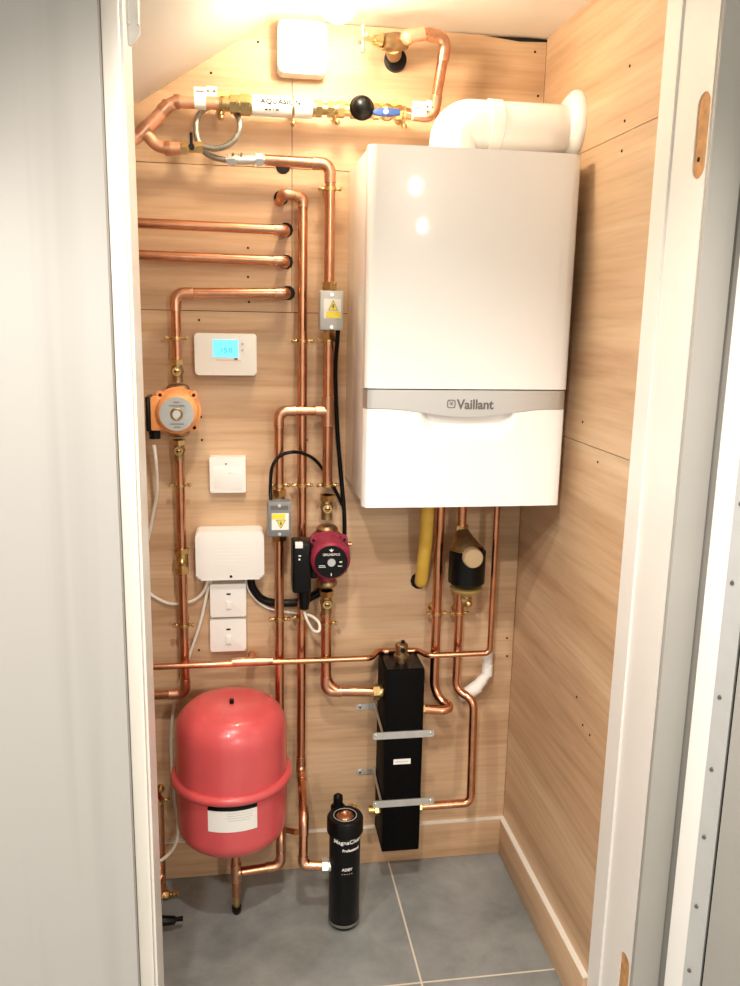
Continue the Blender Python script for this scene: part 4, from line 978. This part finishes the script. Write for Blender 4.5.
bm = nb(); q = P(418, 108, OA+.015); box(bm, q.x-.007, q.x+.007, -OA-.0158, -OA-.0149, q.z-.0012, q.z+.0012); q = P(430, 107, OA+.015); box(bm, q.x-.008, q.x+.008, -OA-.0156, -OA-.0149, q.z-.0006, q.z+.0006)
for s in (-1, 1): prism(bm, [(q.x+s*.010, q.z), (q.x+s*.004, q.z+.004), (q.x+s*.004, q.z-.004)], -OA-.0156, -OA-.0149)
T2.part('tag_print', bm, M_logo, None, tg)
# stopcock
T2 = Thing('stopcock', 'brass stopcock with cross handle below the ceiling', 'stopcock', P(392, 55, 0))
b0, b1 = P(406, 42, .080), P(383, 42, .095)
bm = nb(); tube(bm, [b0, b0.lerp(b1, .4), b1], [.016, .020, .017], 20); tube(bm, [P(393, 45, .085), P(394, 54, .04), P(394, 55, .002)], [.019, .017, .016], 20)
T2.part('body', bm, M_bronze)
bm = nb(); h0 = P(381, 41.5, .098); h1 = P(374, 40, .103); hexnut(bm, b1, h0, .016); tube(bm, [h0, h1], [.013, .010], 16); tube(bm, [h1, P(362, 38.5, .108)], .0042, 12); T2.part('spindle', bm, M_brass)
hc = P(363, 38.5, .108); d = (hc-h1).normalized(); bm = nb()
s_, u_ = frame_of(d)
for v in (s_, u_):
    tube(bm, [hc-v*.024, hc-v*.008, hc, hc+v*.008, hc+v*.024], [.0052, .0034, .0052, .0034, .0052], 10); ball(bm, hc-v*.024, .0052, n=10); ball(bm, hc+v*.024, .0052, n=10)
T2.part('cross_handle', bm, M_lagging, 'copper coloured cross handle')
bm = nb(); q = P(396, 59, .012); lathe(bm, (q.x, -.0005, q.z), (0, -1, 0), [(0, .026), (.010, .025), (.012, .018)], 28); T2.part('wall_flange', bm, M_black, 'black wall flange')

# filling loop hose
T2 = Thing('filling_loop', 'braided flexible hose looped below the scale inhibitor', 'hose', P(190, 148, OA))
hp_ = [P(236, 117, OA+.006), P(239.5, 124, OA+.008), P(237, 137, OA+.012), P(227, 146, OA+.014), P(212, 149.5, OA+.014), P(203, 147.5, OA+.012), P(197, 138, OA+.0), P(195.5, 127, OA-.012), P(198.5, 116, OA-.022), P(206, 111, OA-.030), P(213, 112, OA-.04)]
hp_ = [P(203, 146, OA), P(214, 148.5, OA+.004), P(228, 145, OA+.008), P(237.5, 135, OA+.010), P(239.5, 122, OA+.006), P(233, 110, OA-.030), P(218, 105, OA-.036), P(203, 110, OA-.034), P(196.5, 122, OA-.028), P(197, 137, OA-.020), P(203, 150, OA-.016), P(213, 157, OA-.012), P(226, 160, OA-.008)]
bm = nb(); tube(bm, spline(hp_, 10), .0066, 14); T2.part('hose', bm, M_braid)
bm = nb(); hexnut(bm, P(181.5, 148.4, OA), P(187, 148, OA), .015); tube(bm, [P(187, 148, OA), P(203, 147, OA)], .0105, 16); hexnut(bm, P(196, 147.5, OA), P(203, 146.8, OA), .0125); T2.part('valve_body', bm, M_brass)
bm = nb(); q0, q1 = P(191.5, 147, OA+.012), P(191, 132.5, OA+.012); box(bm, q0.x-.003, q0.x+.003, -OA-.016, -OA-.010, q0.z-.003, q1.z, .001); cyl(bm, (q0.x, -OA, q0.z), (q0.x, -OA-.017, q0.z), .0065, n=14); T2.part('lever', bm, M_black, 'black lever')
bm = nb(); a, b = P(226, 159.5, O2), P(265, 160, O2); tube(bm, [a, b], .0085, 18)
hexnut(bm, P(228, 159.7, O2), P(235, 159.8, O2), .0135); hexnut(bm, P(256, 160, O2), P(263, 160, O2), .0135); tube(bm, [P(236, 159.8, O2), P(254, 160, O2)], .0108, 18); T2.part('check_valve', bm, M_steel, 'silver double check valve')
bm = nb(); cyl(bm, P(233, 156, O2+.008), P(233, 153, O2+.012), .003, n=10); cyl(bm, P(241, 157, O2+.008), P(241.5, 152.5, O2+.01), .0025, n=10); T2.part('bleed_screw', bm, M_bronze)

# ------------------------------------------------------------------ lamp
lp = Vector((.1935, -.30, 2.049))
T = Thing('light_bulb', 'lit white light bulb hanging from the ceiling right of square detector', 'light bulb', (lp.x, lp.y, ZC))
bm = nb(); g_ = bmesh.ops.create_icosphere(bm, subdivisions=3, radius=.036)
for v in g_['verts']: v.co = v.co+lp
T.part('bulb', bm, M_bulb)
bm = nb(); lathe(bm, (lp.x, lp.y, ZC), (0, 0, -1), [(0, .042), (.006, .042), (.012, .024), (.044, .021)], 28); T.part('lamp_holder', bm, M_plastic)

# ------------------------------------------------------------------ hall lights and added fill spots
def spot(name, loc, tgt, energy, col, size, angle, blend):
    l = bpy.data.lights.new(name, 'SPOT'); l.energy = energy; l.color = col; l.shadow_soft_size = size; l.spot_size = math.radians(angle); l.spot_blend = blend
    o = bpy.data.objects.new(name, l); COL.objects.link(o); o.location = loc; d = Vector(tgt)-Vector(loc); o.rotation_euler = d.to_track_quat('-Z', 'Y').to_euler(); return o
spot('hall_and_fill_spot', (.10, -1.42, 2.43), (.12, -1.30, 0), 27, (1, .90, .80), .045, 106, .35)
spot('hall_and_fill_spot', (1.12, -4.9, 2.40), (.9, -3.2, 0), 42, (1, .88, .74), .028, 130, .5)
spot('hall_and_fill_spot', (1.70, -7.65, 2.42), (1.5, -6.2, 0), 60, (1, .88, .74), .032, 130, .5)
spot('hall_and_fill_spot', (-.3, -2.35, 2.43), (-.3, -2.349, 0), 42, (1, .91, .82), .05, 134, .22)  # added fill from behind the camera, evens out the left board and trims
spot('hall_and_fill_spot', (-1.3, -1.95, 2.43), (-1.3, -1.949, 0), 36, (1, .91, .82), .05, 134, .22)  # added fill from the left, brightens the right lining and door edge
w = bpy.data.worlds.new('world'); sc.world = w; w.use_nodes = True
bg = w.node_tree.nodes['Background']; bg.inputs['Color'].default_value = (1, .93, .84, 1); bg.inputs['Strength'].default_value = .37

sc.view_settings.view_transform = 'Standard'; sc.view_settings.look = 'None'; sc.view_settings.gamma = 1; sc.view_settings.use_curve_mapping = False
sc.view_settings.exposure = 1.5
